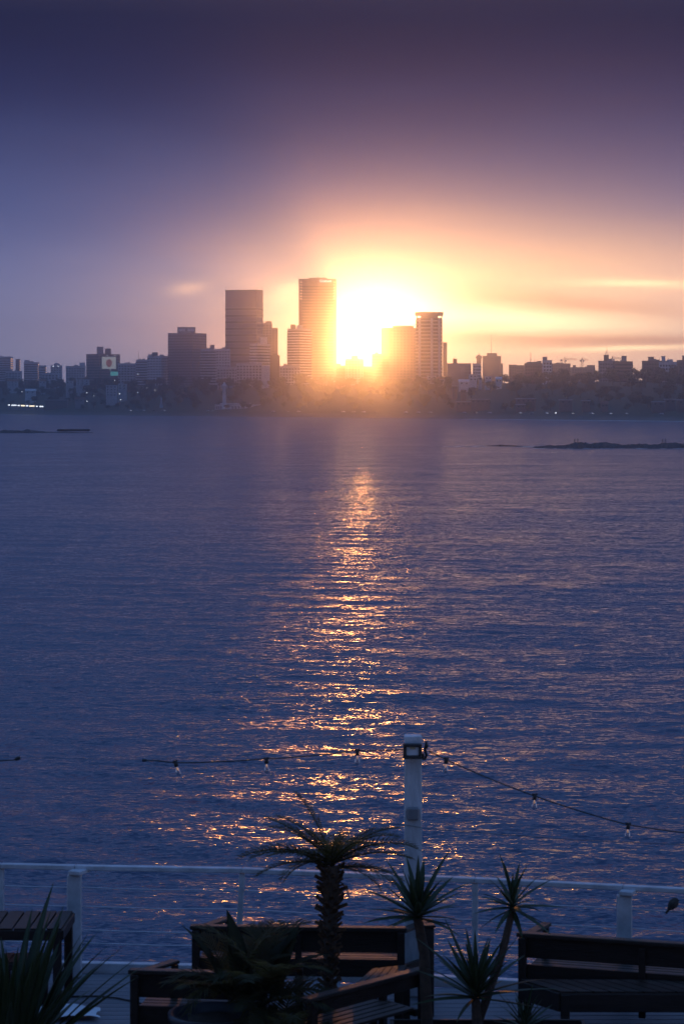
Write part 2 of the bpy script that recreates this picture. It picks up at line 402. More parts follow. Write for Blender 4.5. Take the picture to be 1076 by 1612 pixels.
def build_water():
    rows = [14.0, 30.0, 45.0]; D = 56.0
    while D < 700:
        rows.append(D); D += max(0.2, D*D*1.35e-5)
    rows += [760, 900, 1100, 1400, 1800, 2300, 3000, 4000, 5000]
    cols = np.concatenate([np.array([-3300, -2900, -2500, -1600, -1100, -750, -500]), np.arange(-400, 1481, 8), np.array([1600, 1850, 2200, 2700, 3400, 4000])])
    Dg, Xp = np.meshgrid(np.array(rows), cols, indexing='ij')
    X = (Xp-CX)/F*Dg; Y = Dg.copy(); Z = np.zeros_like(X)
    step = np.maximum(0.2, Dg*Dg*1.35e-5); cst = 8/F*Dg
    fade = np.clip((650-Dg)/200, 0, 1)*np.clip((Dg-50)/10, 0, 1)*(np.abs(Xp-540) < 930)
    r = np.random.default_rng(3)
    for k in range(90):
        lam = 1.6*(13/1.6)**r.random(); th = R(-107)+r.normal(0, 0.36)+(0.5*r.normal() if lam < 3 else 0)
        kx, ky = 2*math.pi/lam*math.cos(th), 2*math.pi/lam*math.sin(th)
        amp = 0.0017*lam**0.70*(0.5+r.random())
        res = np.clip(lam/(2.6*np.maximum(step, cst))-0.6, 0, 1)
        ph = r.random()*6.283
        s = np.sin(kx*X+ky*Y+ph)
        Z += amp*res*(s+0.25*np.sin(2*(kx*X+ky*Y+ph)))*fade
    nr, nc = X.shape
    co = np.stack([X, Y, Z], -1).reshape(-1, 3).astype(np.float32)
    i = np.arange(nr-1)[:, None]*nc+np.arange(nc-1)[None, :]
    quads = np.stack([i, i+1, i+nc+1, i+nc], -1).reshape(-1, 4)
    me = bpy.data.meshes.new('sea'); me.vertices.add(len(co)); me.vertices.foreach_set('co', co.ravel())
    me.loops.add(quads.size); me.loops.foreach_set('vertex_index', quads.ravel().astype(np.int32))
    me.polygons.add(len(quads)); me.polygons.foreach_set('loop_start', (np.arange(len(quads))*4).astype(np.int32))
    me.update(calc_edges=True); me.validate(); me.materials.append(water_mat()); me.shade_smooth()
    tag(put(me, 'sea'), kind='structure')
build_water()

# ------------------------------------------------------------------ far city
def offset_poly(poly, d):
    n = len(poly); out = []
    for i in range(n):
        p0, p1, p2 = (Vector((*poly[(i+k) % n], 0)) for k in (-1, 0, 1))
        e1 = (p1-p0).normalized(); e2 = (p2-p1).normalized()
        n1 = Vector((e1.y, -e1.x, 0)); n2 = Vector((e2.y, -e2.x, 0))
        b = n1+n2; b = b/max(b.length_squared, 1e-6)*2
        q = p1+b*d; out.append((q.x, q.y))
    return out
def footprint(w, dep, k, xm, split, x0, x1, theta):
    if split is None: return [(-w/2, 0), (w/2, 0), (w/2, dep), (-w/2, dep)]
    th = R(theta); a = (split-x0)*k/math.cos(th); b = (x1-split)*k/math.sin(th)
    cx = (split-xm)*k; A = Vector((cx, 0)); L = A+Vector((-a*math.cos(th), a*math.sin(th))); Q = A+Vector((b*math.sin(th), b*math.cos(th)))
    Bk = L+(Q-A)
    return [tuple(A), tuple(Q), tuple(Bk), tuple(L)]
def building(name, label, x0, x1, yt, t, wall, style='bands', split=None, theta=14, fh=3.2, bays=5, roofs=(), masts=(), dep=None,
             band_h=1.5, slab=0.8, ylow=612, slabmat='white', winmat='glass', cat='building', group=None):
    xm = (x0+x1)/2; D = Ds(xm)+t; k = D/F; w = (x1-x0)*k; h0 = hz(t)-5; H = CAMZ-(yt-HY)*k-h0
    if dep is None: dep = max(9, min(26, w*0.7))
    root = thing(name, label, cat, ((xm-CX)*k, D, h0), 0, group)
    poly = footprint(w, dep, k, xm, split, x0, x1, theta)
    body = MB().prism(poly, 0, H).build('walls', M[wall], root)
    MB().prism(offset_poly(poly, 0.12), H-0.25, H+0.75).build('parapet', M[wall], root)
    zl = max(3.0, CAMZ-(ylow-HY)*k-h0); nf = max(0, int((H-1.2-zl)/fh)); cyc = [sum(p[i] for p in poly)/4 for i in (0, 1)]
    if style in ('bands', 'balcony') and nf:
        me = MB().prism(offset_poly(poly, 0.07), 0, band_h).mesh('window_band', M[winmat])
        for i in range(nf): put(me, 'window_band', root, (0, 0, H-1.1-(i+1)*fh+1.0))
    if style == 'balcony' and nf:
        me = MB().prism(offset_poly(poly, slab), 0, 0.95).mesh('balcony', M[slabmat])
        for i in range(nf): put(me, 'balcony', root, (0, 0, H-1.1-(i+1)*fh+0.02))
    if style == 'windows' and nf:
        edges = [(poly[3], poly[0]), (poly[0], poly[1])] if split is not None else [(poly[0], poly[1])]
        for p, q in edges:
            L = math.hypot(q[0]-p[0], q[1]-p[1]); nb = max(2, int(bays*L/w+0.5)); ang = math.atan2(q[1]-p[1], q[0]-p[0]); ww = L/nb*0.55
            me = MB().box((0, 0, 0), (ww, 0.16, fh*0.5)).mesh('window', M[winmat])
            for i in range(nf):
                for j in range(nb):
                    u = (j+0.5)/nb; put(me, 'window', root, (p[0]+(q[0]-p[0])*u, p[1]+(q[1]-p[1])*u, H-1.2-(i+0.5)*fh), ang)
    for (a, b, y, m) in roofs:
        ra, rb = (a-xm)*k, (b-xm)*k; rz = CAMZ-(y-HY)*k-h0
        rh = MB(); yy = min(dep*0.3, 4.0)
        rh.box(((ra+rb)/2, yy+2.5, (H+rz)/2), (rb-ra, 5.0, rz-H)); rh.box(((ra+rb)/2, yy+2.5, rz+0.15), (rb-ra+0.5, 5.5, 0.3))
        rh.build('roof_house', M[m], root)
    for (x, y) in masts:
        z = CAMZ-(y-HY)*k-h0
        an = MB().tube([(0, 0, 0), (0, 0, (z-H)*0.5), (0, 0, z-H)], [0.35, 0.22, 0.12], 6)
        for q in (0.35, 0.6, 0.8): an.box((0, 0, (z-H)*q), (1.4*(1.1-q)+0.3, 0.15, 0.15))
        an.build('antenna', M['metal'], root, loc=((x-xm)*k, 3.0, H))
    rr = random.Random(int(x0*7+yt))
    if w > 14 and style != 'none':
        for q in range(rr.randint(2, 4)):
            u = rr.uniform(0.15, 0.85); c0 = [(poly[3][i]+poly[0][i])/2*0+poly[0][i]*(1-u)*0.5+poly[1][i]*u*0.5+cyc[i]*0.5 for i in (0, 1)]
            s_ = rr.uniform(1.0, 2.2); MB().bbox((0, 0, s_*0.4), (s_*1.4, s_, s_*0.8), 0, 0.1).build('roof_plant', M['grey'], root, loc=(c0[0], c0[1], H+0.7))
        MB().tube([(0, 0, 0), (0, 0, rr.uniform(2.5, 5))], 0.12, 5).build('roof_aerial', M['metal'], root, loc=(cyc[0]+rr.uniform(-0.2, 0.2)*w, cyc[1], H+0.5))
    root['_k'] = k; root['_H'] = H; root['_h0'] = h0; root['_dep'] = dep; root['_xm'] = xm
    return root

B = building
far = 'low hazy blocks on the skyline'
# left end of the skyline
B('apartment_block', 'grey flat-roofed block cut by the left edge of the skyline', -30, 17, 562, 620, 'pale', bays=6)
B('apartment_block', 'narrow reddish block on the left skyline beside the flat grey one', 25, 31, 566, 640, 'brown', fh=3.0)
B('apartment_block', 'pale block with a square roof tower on the left skyline', 38, 60, 571, 680, 'pale', roofs=[(38, 45, 567, 'pale')])
B('apartment_block', 'small dull block right of the pale one with a square roof tower', 61, 72, 576, 560, 'pale')
dom = B('domed_building', 'pale building with a rounded roof and two small roof lights', 80, 97, 576, 600, 'pale', style='windows', bays=4)
B('apartment_block', 'long low pale blue block left of the dark block with a billboard', 104, 133, 577, 560, 'pale', roofs=[(125, 133, 571, 'pale')], style='windows', bays=7)
B('apartment_block', 'low white block under the left end of the skyline', 9, 33, 585, 420, 'pale', style='windows', bays=5, ylow=600)
B('apartment_block', 'low grey block between trees below the domed building', 66, 92, 588, 420, 'pale', style='windows', bays=5, ylow=600)
bill = B('apartment_block', 'dark brown block carrying the lit white billboard', 134, 186, 558, 430, 'brown', split=156, theta=42, fh=3.4,
         roofs=[(152, 162, 546, 'grey'), (165, 174, 549, 'brown')], masts=[(170, 545)], band_h=1.3)
B('apartment_block', 'dull low block right of the billboard block', 186, 214, 573, 460, 'pale', style='windows', bays=6)
B('apartment_block', 'white stepped block with a thin mast left of the tall violet tower', 214, 234, 567, 470, 'pale', style='balcony', masts=[(218, 552)], slab=0.5)
B('apartment_block', 'bluish white apartment block against the left side of the violet tower', 231, 264, 561, 440, 'white', style='windows', bays=6,
  split=254, theta=25, roofs=[(239, 248, 555, 'brown'), (233, 240, 558, 'white')])
# mid towers
vt = B('office_tower', 'square dull violet tower with a white roof box', 263, 323, 525, 480, 'slate', split=303, theta=27, fh=3.3, band_h=1.2,
       roofs=[(279, 307, 515, 'grey')])
B('apartment_block', 'white balconied block with a small roof tower between the two dark towers', 316, 341, 551, 400, 'pale', style='balcony', roofs=[(330, 337, 543, 'grey')], slab=0.7)
B('apartment_block', 'white block with grey side wall under the banded dark tower', 340, 362, 550, 410, 'white', style='windows', bays=5, masts=[(354, 544)])
gt = B('office_tower', 'tall grey banded tower with blank crown, left of the tallest tower', 354, 413, 457, 520, 'slate', style='none', split=404, theta=17)
B('apartment_block', 'white balconied block in front of the grey banded tower', 393, 424, 542, 360, 'white', style='balcony', roofs=[(409, 420, 531, 'white')], split=404, theta=30, slab=0.6)
B('apartment_tower', 'slim stepped tower behind the grey banded tower, taller step', 413, 428, 509, 700, 'grey', style='windows', bays=3, roofs=[(418, 427, 506, 'brown')])
B('apartment_tower', 'slim stepped tower behind the grey banded tower, lower step', 428, 437, 517, 705, 'brown', style='windows', bays=2)
B('apartment_block', 'dark low block at the foot of the slim stepped tower', 425, 440, 560, 350, 'dark', style='windows', bays=3, roofs=[(430, 437, 557, 'dark')])
B('apartment_block', 'wide low white block behind the trees under the banded tower', 372, 412, 573, 330, 'pale', style='windows', bays=8, dep=14)
B('apartment_block', 'long pale low block above the shore column', 342, 374, 579, 310, 'pale', style='windows', bays=7, dep=12)
B('apartment_block', 'small white block with a bare end wall right of the wide low one', 412, 424, 577, 320, 'white', style='none', dep=10)
B('apartment_block', 'long low pale block left of the foot of the pink apartment tower', 440, 472, 577, 360, 'pale', style='windows', bays=7, roofs=[(446, 450, 573, 'grey')], dep=12)
B('apartment_tower', 'pinkish white balconied apartment tower in front of the tallest tower', 452, 489, 518, 420, 'pale', style='balcony', split=471, theta=35,
  roofs=[(457, 465, 511, 'brown'), (467, 476, 512, 'pale')], fh=3.0, slab=0.9, slabmat='white')
# around the sun
B('apartment_block', 'hazy block with raised centre framed in the bright gap', 543, 572, 566, 800, 'grey', style='windows', bays=6, roofs=[(553, 563, 560, 'grey')])
B('apartment_block', 'low stepped hazy block at the right foot of the tallest tower', 529, 543, 577, 300, 'brown', style='windows', bays=4, roofs=[(529, 536, 573, 'brown')])  # widened into the gap to keep the low sun off far water
B('apartment_block', 'low hazy block added in the bright gap to shade the far water', 572, 587, 578, 300, 'brown', style='windows', bays=4)  # added block, cuts the low sun off the far water
B('apartment_block', 'narrow hazy block left of the wide block by the sun', 585, 602, 558, 560, 'brown', roofs=[(590, 595, 555, 'brown')])
B('office_tower', 'wide hazy tower swallowed by sun glare left of the balconied round-topped one', 600, 656, 517, 640, 'brown', split=612, theta=60, style='windows', bays=9, fh=3.3,
  roofs=[(618, 651, 513, 'brown')])
B('apartment_tower', 'slim reddish slab behind the right side of the balconied tower', 697, 703, 540, 760, 'brown', style='windows', bays=2)
# right skyline
B('apartment_block', 'pale flat block with a dark roof house right of the balconied tower', 704, 731, 573, 430, 'grey', style='none', roofs=[(713, 719, 565, 'brown')], masts=[(714, 562)])
B('apartment_block', 'low pale block beside the flat block with dark roof house', 728, 741, 573, 480, 'grey', style='windows', bays=4)
B('apartment_block', 'small bluish block below the hazy domed tower', 744, 756, 573, 450, 'white', style='windows', bays=4)
dt = B('domed_tower', 'tiny hazy tower with rounded top on the right skyline', 750, 757, 564, 1350, 'brown', style='none')
B('apartment_block', 'hazy pink stepped block under the tall thin mast', 760, 788, 561, 1350, 'brown', style='windows', bays=8, roofs=[(766, 782, 556, 'brown')], masts=[(773, 525)])
B('apartment_block', 'low hazy shoulder right of the pink stepped block', 787, 791, 573, 1340, 'brown', style='none')
B('apartment_block', 'tiny reddish block right of the pink stepped block', 801, 812, 575, 760, 'brown', style='windows', bays=3)
B('apartment_block', 'low reddish block left of the block with four roof houses', 812, 826, 576, 820, 'brown', style='windows', bays=4)
B('apartment_block', 'long block with four roof houses under a thin mast', 826, 856, 573, 420, 'brown', style='windows', bays=8,
  roofs=[(829, 835, 570, 'grey'), (838, 844, 570, 'grey'), (846, 852, 568.5, 'grey')], masts=[(835, 553)])
B('apartment_block', 'white end block with stepped top right of the four roof houses', 854, 868, 568, 415, 'white', style='windows', bays=3, roofs=[(854, 861, 562, 'grey')])
B('apartment_block', 'low hazy block under the left tower crane', 869, 897, 573, 1200, 'brown', style='windows', bays=7, roofs=[(875, 879, 571, 'brown')])
B('apartment_block', 'hazy block under the right tower crane', 899, 936, 579, 1150, 'brown', style='windows', bays=9, roofs=[(924, 936, 575, 'brown'), (902, 906, 575, 'brown')])
B('apartment_block', 'pale block with a roof turret and spiked mast', 943, 972, 569, 430, 'grey', style='windows', bays=7, roofs=[(951, 958, 559, 'brown')], masts=[(955, 545), (953, 552)])
B('apartment_block', 'brown block with a square roof tower beside the spiked mast', 966, 995, 570, 400, 'brown', style='balcony', roofs=[(979, 986, 560.5, 'grey')], slab=0.5, slabmat='brown')
B('apartment_block', 'brown block with a corner roof house near the right edge', 1012, 1041, 569, 400, 'brown', style='windows', bays=7, roofs=[(1021, 1029, 562, 'brown'), (1028, 1038, 566.5, 'grey')])
B('apartment_block', 'pale stepped block with two roof towers near the right edge', 1037, 1064, 571, 410, 'white', style='windows', bays=6, roofs=[(1042, 1047, 561, 'pale'), (1051, 1059, 566, 'pale')])
B('apartment_block', 'brown block cut by the right edge of the skyline', 1068, 1110, 568, 400, 'brown', style='windows', bays=8, roofs=[(1075, 1084, 560, 'brown')])

def bparams(o): return o['_k'], o['_H'], o['_h0'], o['_dep'], o['_xm']
# dome, rounded top, lights on them
k, H, h0, dp, xm = bparams(dom)
MB().lathe([(4.6, 0), (4.4, 1.6), (3.6, 3.0), (2.0, 4.0), (0.2, 4.4)], 14).build('dome', M['grey'], dom, True, ((89-xm)*k, 6, H))
for x in (84, 92):
    MB().lathe([(0.35, -0.4), (0.6, 0), (0.35, 0.5)], 8).build('roof_light', M['lamp'], dom, loc=((x-xm)*k, -0.6, H-0.6))
k, H, h0, dp, xm = bparams(dt)
MB().lathe([(4.6, 0), (4.2, 2.4), (2.6, 4.2), (0.5, 5.2), (0.2, 8)], 12).build('dome', M['brown'], dt, True, (0, 4.5, H))
# billboard on the brown block
k, H, h0, dp, xm = bparams(bill)
th = R(42); ex = Vector((math.sin(th), math.cos(th), 0))         # along the right-hand face
c0 = Vector(((156-xm)*k, 0, 0)); nrm = Vector((math.cos(th), -math.sin(th), 0)); ang = math.atan2(ex.y, ex.x)
def on_face(x, y, off): # point on the right-hand face seen at photo x, y
    s = ((x-156)*k)/ex.x; q = c0+ex*s+nrm*off; q.z = CAMZ-(y-HY)*k-h0; return q
MB().bbox((0, 0, 0), (20*k/ex.x+1.2, 0.6, 19*k+1.2), 0, 0.1).build('billboard_frame', M['metal'], bill, loc=on_face(169.5, 571, 0.5), rz=ang)
bb = MB().bbox((0, 0, 0), (20*k/ex.x, 0.3, 19*k), 0, 0.05).build('billboard_panel', emit('billboard_light', (0.80, 0.86, 0.93), 0.30), bill, loc=on_face(169.5, 571, 0.85), rz=ang)
pic = MB(); pr = []
for i in range(24):
    a = 2*math.pi*i/24; rx = 4.2*k/ex.x*(1+0.10*math.sin(a)); rz_ = 6.3*k; pr.append((rx*math.cos(a), rz_*math.sin(a)))
n = len(pr); pic.add([(x, -0.22, z) for x, z in pr]+[(x, -0.10, z) for x, z in pr], [tuple(range(n)), tuple(range(2*n-1, n-1, -1))]+[(i, i+n, (i+1) % n+n, (i+1) % n) for i in range(n)])
pic.build('printed_picture', emit('billboard_print', (0.50, 0.18, 0.16), 0.26), bb, loc=(0, 0, -0.35))
MB().box((0, 0, 0), (12*k/ex.x, 0.3, 6.5*k)).build('teal_panel', M['tealb'], bill, loc=on_face(178, 588, 0.5), rz=ang)
for x in (167, 178):
    MB().tube([(0, 0, 0), (0, -1.4, 0.5)], 0.12, 6).build('billboard_lamp', M['lamp'], bill, loc=on_face(x, 559.5, 0.3), rz=ang)
# violet tower: white panels on the roof box and shaft ribs
k, H, h0, dp, xm = bparams(vt)
for a, b in ((281, 291), (295, 306)):
    MB().box((0, 0, 0), ((b-a)*k, 0.3, 4.2*k)).build('roof_box_panel', M['white'], vt, loc=(((a+b)/2-xm)*k, 3.8, CAMZ-(519.3-HY)*k-h0))
# grey banded tower: pairs of pale spandrels on the wide face, crown left blank
k, H, h0, dp, xm = bparams(gt)
poly = footprint((413-354)*k, dp, k, xm, 404, 354, 413, 17)
gb = MB().prism(offset_poly(poly, 0.15), 0, 3.6*k).mesh('window_band', M['glass'])
gs = MB().prism(offset_poly(poly, 0.35), 0, 0.9).mesh('floor_ledge', M['grey'])
for i in range(12):
    z = CAMZ-(488.5+i*10.3-HY)*k-h0
    if z > 8: put(gb, 'window_band', gt, (0, 0, z)); put(gs, 'floor_ledge', gt, (0, 0, z-0.5))
    if z > 8: put(gs, 'floor_ledge', gt, (0, 0, z+3.6*k+0.1))
p, q = poly[0], poly[1]; L = math.hypot(q[0]-p[0], q[1]-p[1])
MB().prism(offset_poly(poly, 0.5), H-0.2, H+0.5).build('roof_edge', M['dark'], gt)
for px_ in (355, 404, 412):
    MB().tube([(0, 0, 0), (0, 0, 5)], 0.15, 5).build('roof_mast', M['metal'], gt, loc=((px_-xm)*k, 6, H))

# tallest tower with open corner loggias, stepped crown and a lit name sign
def tallest():
    x0, x1, yt, t = 470, 529, 440, 560; xm = (x0+x1)/2; D = Ds(xm)+t; k = D/F; h0 = hz(t)-5
    Z = lambda y: CAMZ-(y-HY)*k-h0
    X = lambda x: (x-xm)*k
    root = thing('office_tower', 'tallest tower with a stepped crown and lit white name sign', 'building', ((xm-CX)*k, D, h0))
    H = Z(yt); dep = 26.0; bx0, bx1 = X(475), X(524.5)
    poly = [(bx0, 0), (0, -1.5), (bx1, 0), (bx1, dep), (bx0, dep)]
    MB().prism(poly, 0, H).build('walls', M['brown'], root)
    band = MB().prism(offset_poly(poly, 0.08), 0, 1.5).mesh('window_band', M['glass'])
    z = H-9.0
    while z > Z(600): put(band, 'window_band', root, (0, 0, z)); z -= 3.3
    colm = MB().box((0, 0, H/2-0.1), (1.3, 1.3, H-0.2)).mesh('corner_column', M['brown'])
    for x in (X(470)+0.65, X(529)-0.65):
        for y in (0.65, dep-0.65): put(colm, 'corner_column', root, (x, y, 0))
    w = bx0-X(470)
    sl = MB().box((0, 0, 0), (w-0.1, dep-0.4, 1.5)).mesh('loggia_slab', M['brown'])
    for x in ((X(470)+bx0)/2, (X(529)+bx1)/2):
        z = H-0.76
        while z > Z(600): put(sl, 'loggia_slab', root, (x, dep/2, z)); z -= 3.3
    # lower loggias are glazed
    gl = MB().box((0, 0, 0), (w-0.4, dep-3.0, Z(472)-Z(600))).mesh('loggia_glazing', M['brown'])
    for x in ((X(470)+bx0)/2, (X(529)+bx1)/2): put(gl, 'loggia_glazing', root, (x, dep/2, (Z(472)+Z(600))/2))
    MB().prism(offset_poly([(X(470), 0), (X(529), 0), (X(529), dep), (X(470), dep)], 0.05), H, H+0.9).build('roof_slab', M['brown'], root)
    MB().prism([(X(486), 3), (X(500), 1.5), (X(514), 3), (X(514), 16), (X(486), 16)], H+0.9, Z(437)).build('crown', M['brown'], root)
    for x, y in ((479, 438.3), (500, 435), (509, 436.2)):
        MB().tube([(0, 0, 0), (0, 0, Z(y)-H-0.5)], 0.3, 6).build('roof_mast', M['metal'], root, loc=(X(x), 6, H+0.5))
    MB().box((0, 0, 0), (X(522.5)-X(501.5), 0.3, 5.6*k)).build('sign_board', M['brown'], root, loc=(X(512), -1.55, Z(442.6)))
    cu = bpy.data.curves.new('sign', 'FONT'); cu.body = 'Globant'; cu.size = 5.6*k*1.05; cu.extrude = 0.08; cu.offset = 0.03; cu.align_x = 'CENTER'; cu.align_y = 'CENTER'
    to = bpy.data.objects.new('sign_tmp', cu); COL.objects.link(to); dg = bpy.context.evaluated_depsgraph_get()
    me = bpy.data.meshes.new_from_object(to.evaluated_get(dg)); bpy.data.objects.remove(to)
    wv = max(v.co.x for v in me.vertices)-min(v.co.x for v in me.vertices); sc = (19*k)/wv
    for v in me.vertices: v.co.x *= sc
    me.materials.clear(); me.materials.append(M['sign'])
    so = put(me, 'sign_lettering', root, (X(512), -1.85, Z(442.6))); so.rotation_euler = (R(90), 0, 0)
tallest()

# balconied tower with an overhanging roof disc held on short columns
def balcony_tower():
    x0, x1, yt, t = 654, 697, 500, 380; xm = (x0+x1)/2; D = Ds(xm)+t; k = D/F; h0 = hz(t)-5
    Z = lambda y: CAMZ-(y-HY)*k-h0
    root = thing('apartment_tower', 'balconied tower with an overhanging open-sided roof right of the sun', 'building', ((xm-CX)*k, D, h0))
    w = (x1-x0)*k; H = Z(500); n = 18
    def arc(r0, sag): # bowed front
        pts = [(-w/2*r0+w*r0*i/n, 3.2-sag*math.sin(math.pi*i/n)) for i in range(n+1)]
        return pts+[(w/2*r0, 20), (-w/2*r0, 20)]
    MB().prism(arc(0.94, 3.0), 0, H).build('walls', M['brown'], root)
    gl = MB().prism(offset_poly(arc(0.94, 3.0), 0.08), 0, 1.7).mesh('window_band', M['glass'])
    sl = MB().prism(arc(1.0, 4.2), 0, 0.75).mesh('balcony', M['pale'])
    z = H-3.4
    while z > Z(604): put(gl, 'window_band', root, (0, 0, z+1.0)); put(sl, 'balcony', root, (0, 0, z)); z -= 5.6*k
    MB().prism(arc(0.6, 2.6), H, Z(496)).build('roof_core', M['brown'], root)
    MB().prism(arc(1.02, 4.4), Z(496.5), Z(491)).build('roof_disc', M['brown'], root)
    for i in range(7):
        x = -w/2*0.9+w*0.9*i/6; MB().tube([(x, 1.5, H), (x, 1.5, Z(496))], 0.5, 8).build('column', M['brown'], root)
    for x in (0.08, -0.36, 0.36): MB().box((w*x, 0.4-(0.36-abs(x))*2.5, H/2), (2.6, 2.4, H-1)).build('wall_fin', M['pale'], root)
balcony_tower()

# cranes, lattice built from bars
def crane(label, x, ybase, yjib, ytop, xl, xr, t):
    D = Ds(x)+t; k = D/F; z0 = CAMZ-(ybase-HY)*k; zj = CAMZ-(yjib-HY)*k; zt = CAMZ-(ytop-HY)*k; zb = hz(t)-3
    root = thing('tower_crane', label, 'crane', ((x-CX)*k, D, zb)); H = zj-zb; s = 0.9
    m = MB()
    for a in (-s, s):
        for b in (-s, s): m.bar((a, b, 0), (a, b, H), 0.3, 0.3)
    q = 0.0
    while q < H-3: m.bar((-s, -s, q), (s, -s, q+3), 0.18, 0.18); m.bar((s, s, q), (-s, s, q+3), 0.18, 0.18); q += 3
    m.build('mast', M['steel'], root)
    a, b = (xl-x)*k, (xr-x)*k; j = MB()
    lo, hi = min(a, b), max(a, b)
    for yy in (-0.7, 0.7): j.bar((0, yy, H), (hi, yy, H), 0.3, 0.3)
    j.bar((0, 0, H+1.6), (hi, 0, H+1.4), 0.3, 0.3); q = 0.0
    while q < hi-2: j.bar((q, -0.7, H), (q+1, 0, H+1.5), 0.15, 0.15); j.bar((q+1, 0, H+1.5), (q+2, 0.7, H), 0.15, 0.15); q += 2
    j.build('jib', M['steel'], root)
    c = MB(); c.bar((0, -0.6, H), (lo, -0.6, H), 0.3, 0.3); c.bar((0, 0.6, H), (lo, 0.6, H), 0.3, 0.3); c.build('counter_jib', M['steel'], root)
    MB().box((lo*0.85, 0, H-0.6), (2.6, 1.6, 2.4)).build('counterweight', M['grey'], root)
    MB().box((1.4, -1.2, H-1.3), (1.8, 1.6, 2.2)).build('cab', M['white'], root)
    tp = MB(); tp.bar((0, 0, H), (0, 0, zt-zb), 0.7, 0.7); tp.bar((0, 0, zt-zb), (hi*0.7, 0, H+1.5), 0.14, 0.14); tp.bar((0, 0, zt-zb), (lo*0.9, 0, H), 0.14, 0.14)
    tp.build('tower_head', M['steel'], root)
crane('tower crane with its long jib reaching right, left of the pair', 888, 575, 566.5, 562, 882, 908, 1150)
crane('shorter tower crane right of its twin on the skyline', 915.5, 580, 567, 563, 913, 925, 1100)
crane('tower crane standing behind the spiked mast block', 963, 572, 565, 560.5, 961, 978, 900)

# low houses showing between the trees
def house(label, x0, x1, yt, yb, t, wall, kind='flat', name='house', group=None):
    xm = (x0+x1)/2; D = Ds(xm)+t; k = D/F; w = (x1-x0)*k; zt = CAMZ-(yt-HY)*k; zb = min(CAMZ-(yb-HY)*k, hz(t))-2.0
    root = thing(name, label, 'house', ((xm-CX)*k, D, zb), 0, group); H = zt-zb; dep = max(7, w*0.6); h = H
    if kind == 'gable':
        h = H-min(2.5, 0.3*(H-1)); r = MB(); o = 0.5
        r.add([(-w/2-o, -o, h), (w/2+o, -o, h), (w/2+o, dep+o, h), (-w/2-o, dep+o, h), (-w/2-o, dep/2, H), (w/2+o, dep/2, H)],
              [(0, 1, 5, 4), (2, 3, 4, 5), (0, 4, 3), (1, 2, 5), (3, 2, 1, 0)]); r.build('roof', M['tile'] if wall != 'white' else M['white'], root)
    else: MB().box((0, dep/2, h+0.3), (w+0.8, dep+0.8, 0.6)).build('roof', M['pale'], root)
    MB().box((0, dep/2, h/2), (w, dep, h)).build('walls', M[wall], root)
    nb = max(2, int(w/4)); me = MB().box((0, 0, 0), (1.4, 0.14, 1.2)).mesh('window', M['glass'])
    fl = max(1, int((zt-(CAMZ-(yb-HY)*k))/3.0))
    for f in range(fl):
        for j in range(nb): put(me, 'window', root, (-w/2+w*(j+0.5)/nb, 0, h-1.5-3.0*f))
    return root
house('white four-storey terraced house left of the park below the billboard', 167, 184, 607, 624, 150, 'pale')
house('small pale house right of the white terraced one', 186, 199, 605, 615, 190, 'pale')
house('pale low house under the left edge of the billboard block', 104, 115, 600, 606, 240, 'pale')
house('pale house with flat roof just left of the billboard block', 120, 140, 598, 606, 260, 'pale')
house('blue-grey villa among trees at the far left', 12, 28, 597, 606, 260, 'pale', 'gable')
house('low white house above the bright shore lights', 40, 56, 612, 620, 140, 'white', 'gable')
house('long low white shed right of the bright shore lights', 72, 106, 630, 637, 80, 'brown')
house('tiny white house in the trees above the lit strip', 62, 72, 597, 602, 280, 'pale', 'gable')
house('pale cottage between trees left of the white terraced house', 118, 132, 625, 632, 90, 'grey', 'gable')
house('white villa roofs at the foot of the balconied tower, left one', 672, 686, 592, 602, 330, 'white')
house('white villa at the foot of the balconied tower, right one', 687, 700, 593, 601, 325, 'pale', 'gable')
house('white house with a long roof left of the tree gap', 722, 738, 597, 602, 300, 'white', 'gable')
house('white stepped house on the wooded slope below the pale flat block', 738, 750, 590, 602, 310, 'white')
house('pale small house between dark trees under the domed tower', 753, 758, 594, 600, 320, 'pale')
house('pale bungalow under the pink stepped block', 763, 773, 593, 599, 315, 'white')
house('white gabled house on the slope right of the pale bungalow', 780, 789, 593, 598, 320, 'white', 'gable')
house('pale garden house half-way down the slope right of the balconied tower', 712, 719, 608, 614, 200, 'brown')
house('narrow white house stepping down the wooded slope', 725, 733, 614, 624, 160, 'brown')
house('wide pale pavilion with two roof lines near the shore', 718, 741, 633, 640, 75, 'brown')
house('long pale building beside the wide pavilion', 741, 770, 629, 636, 90, 'brown')
house('low pale hall in front of the right-hand wood', 812, 842, 628, 634, 90, 'brown')
house('small bluish shed below the low pale hall', 812, 826, 637, 641, 72, 'brown')
house('pale house below the wood under the left crane', 880, 900, 630, 638, 85, 'brown')
house('pale flat house below the wood under the right crane', 916, 928, 631, 637, 85, 'brown')
house('small pale house right of the flat one under the right crane', 946, 956, 631, 637, 85, 'brown', 'gable')
house('pale kiosk in front of the wood near the right edge', 1026, 1044, 633, 637, 78, 'brown')
house('low grey house behind the pale kiosk near the right edge', 1046, 1062, 629, 635, 100, 'brown')
house('low pale wall-like building at the right edge of the shore', 1066, 1095, 630, 636, 90, 'brown')

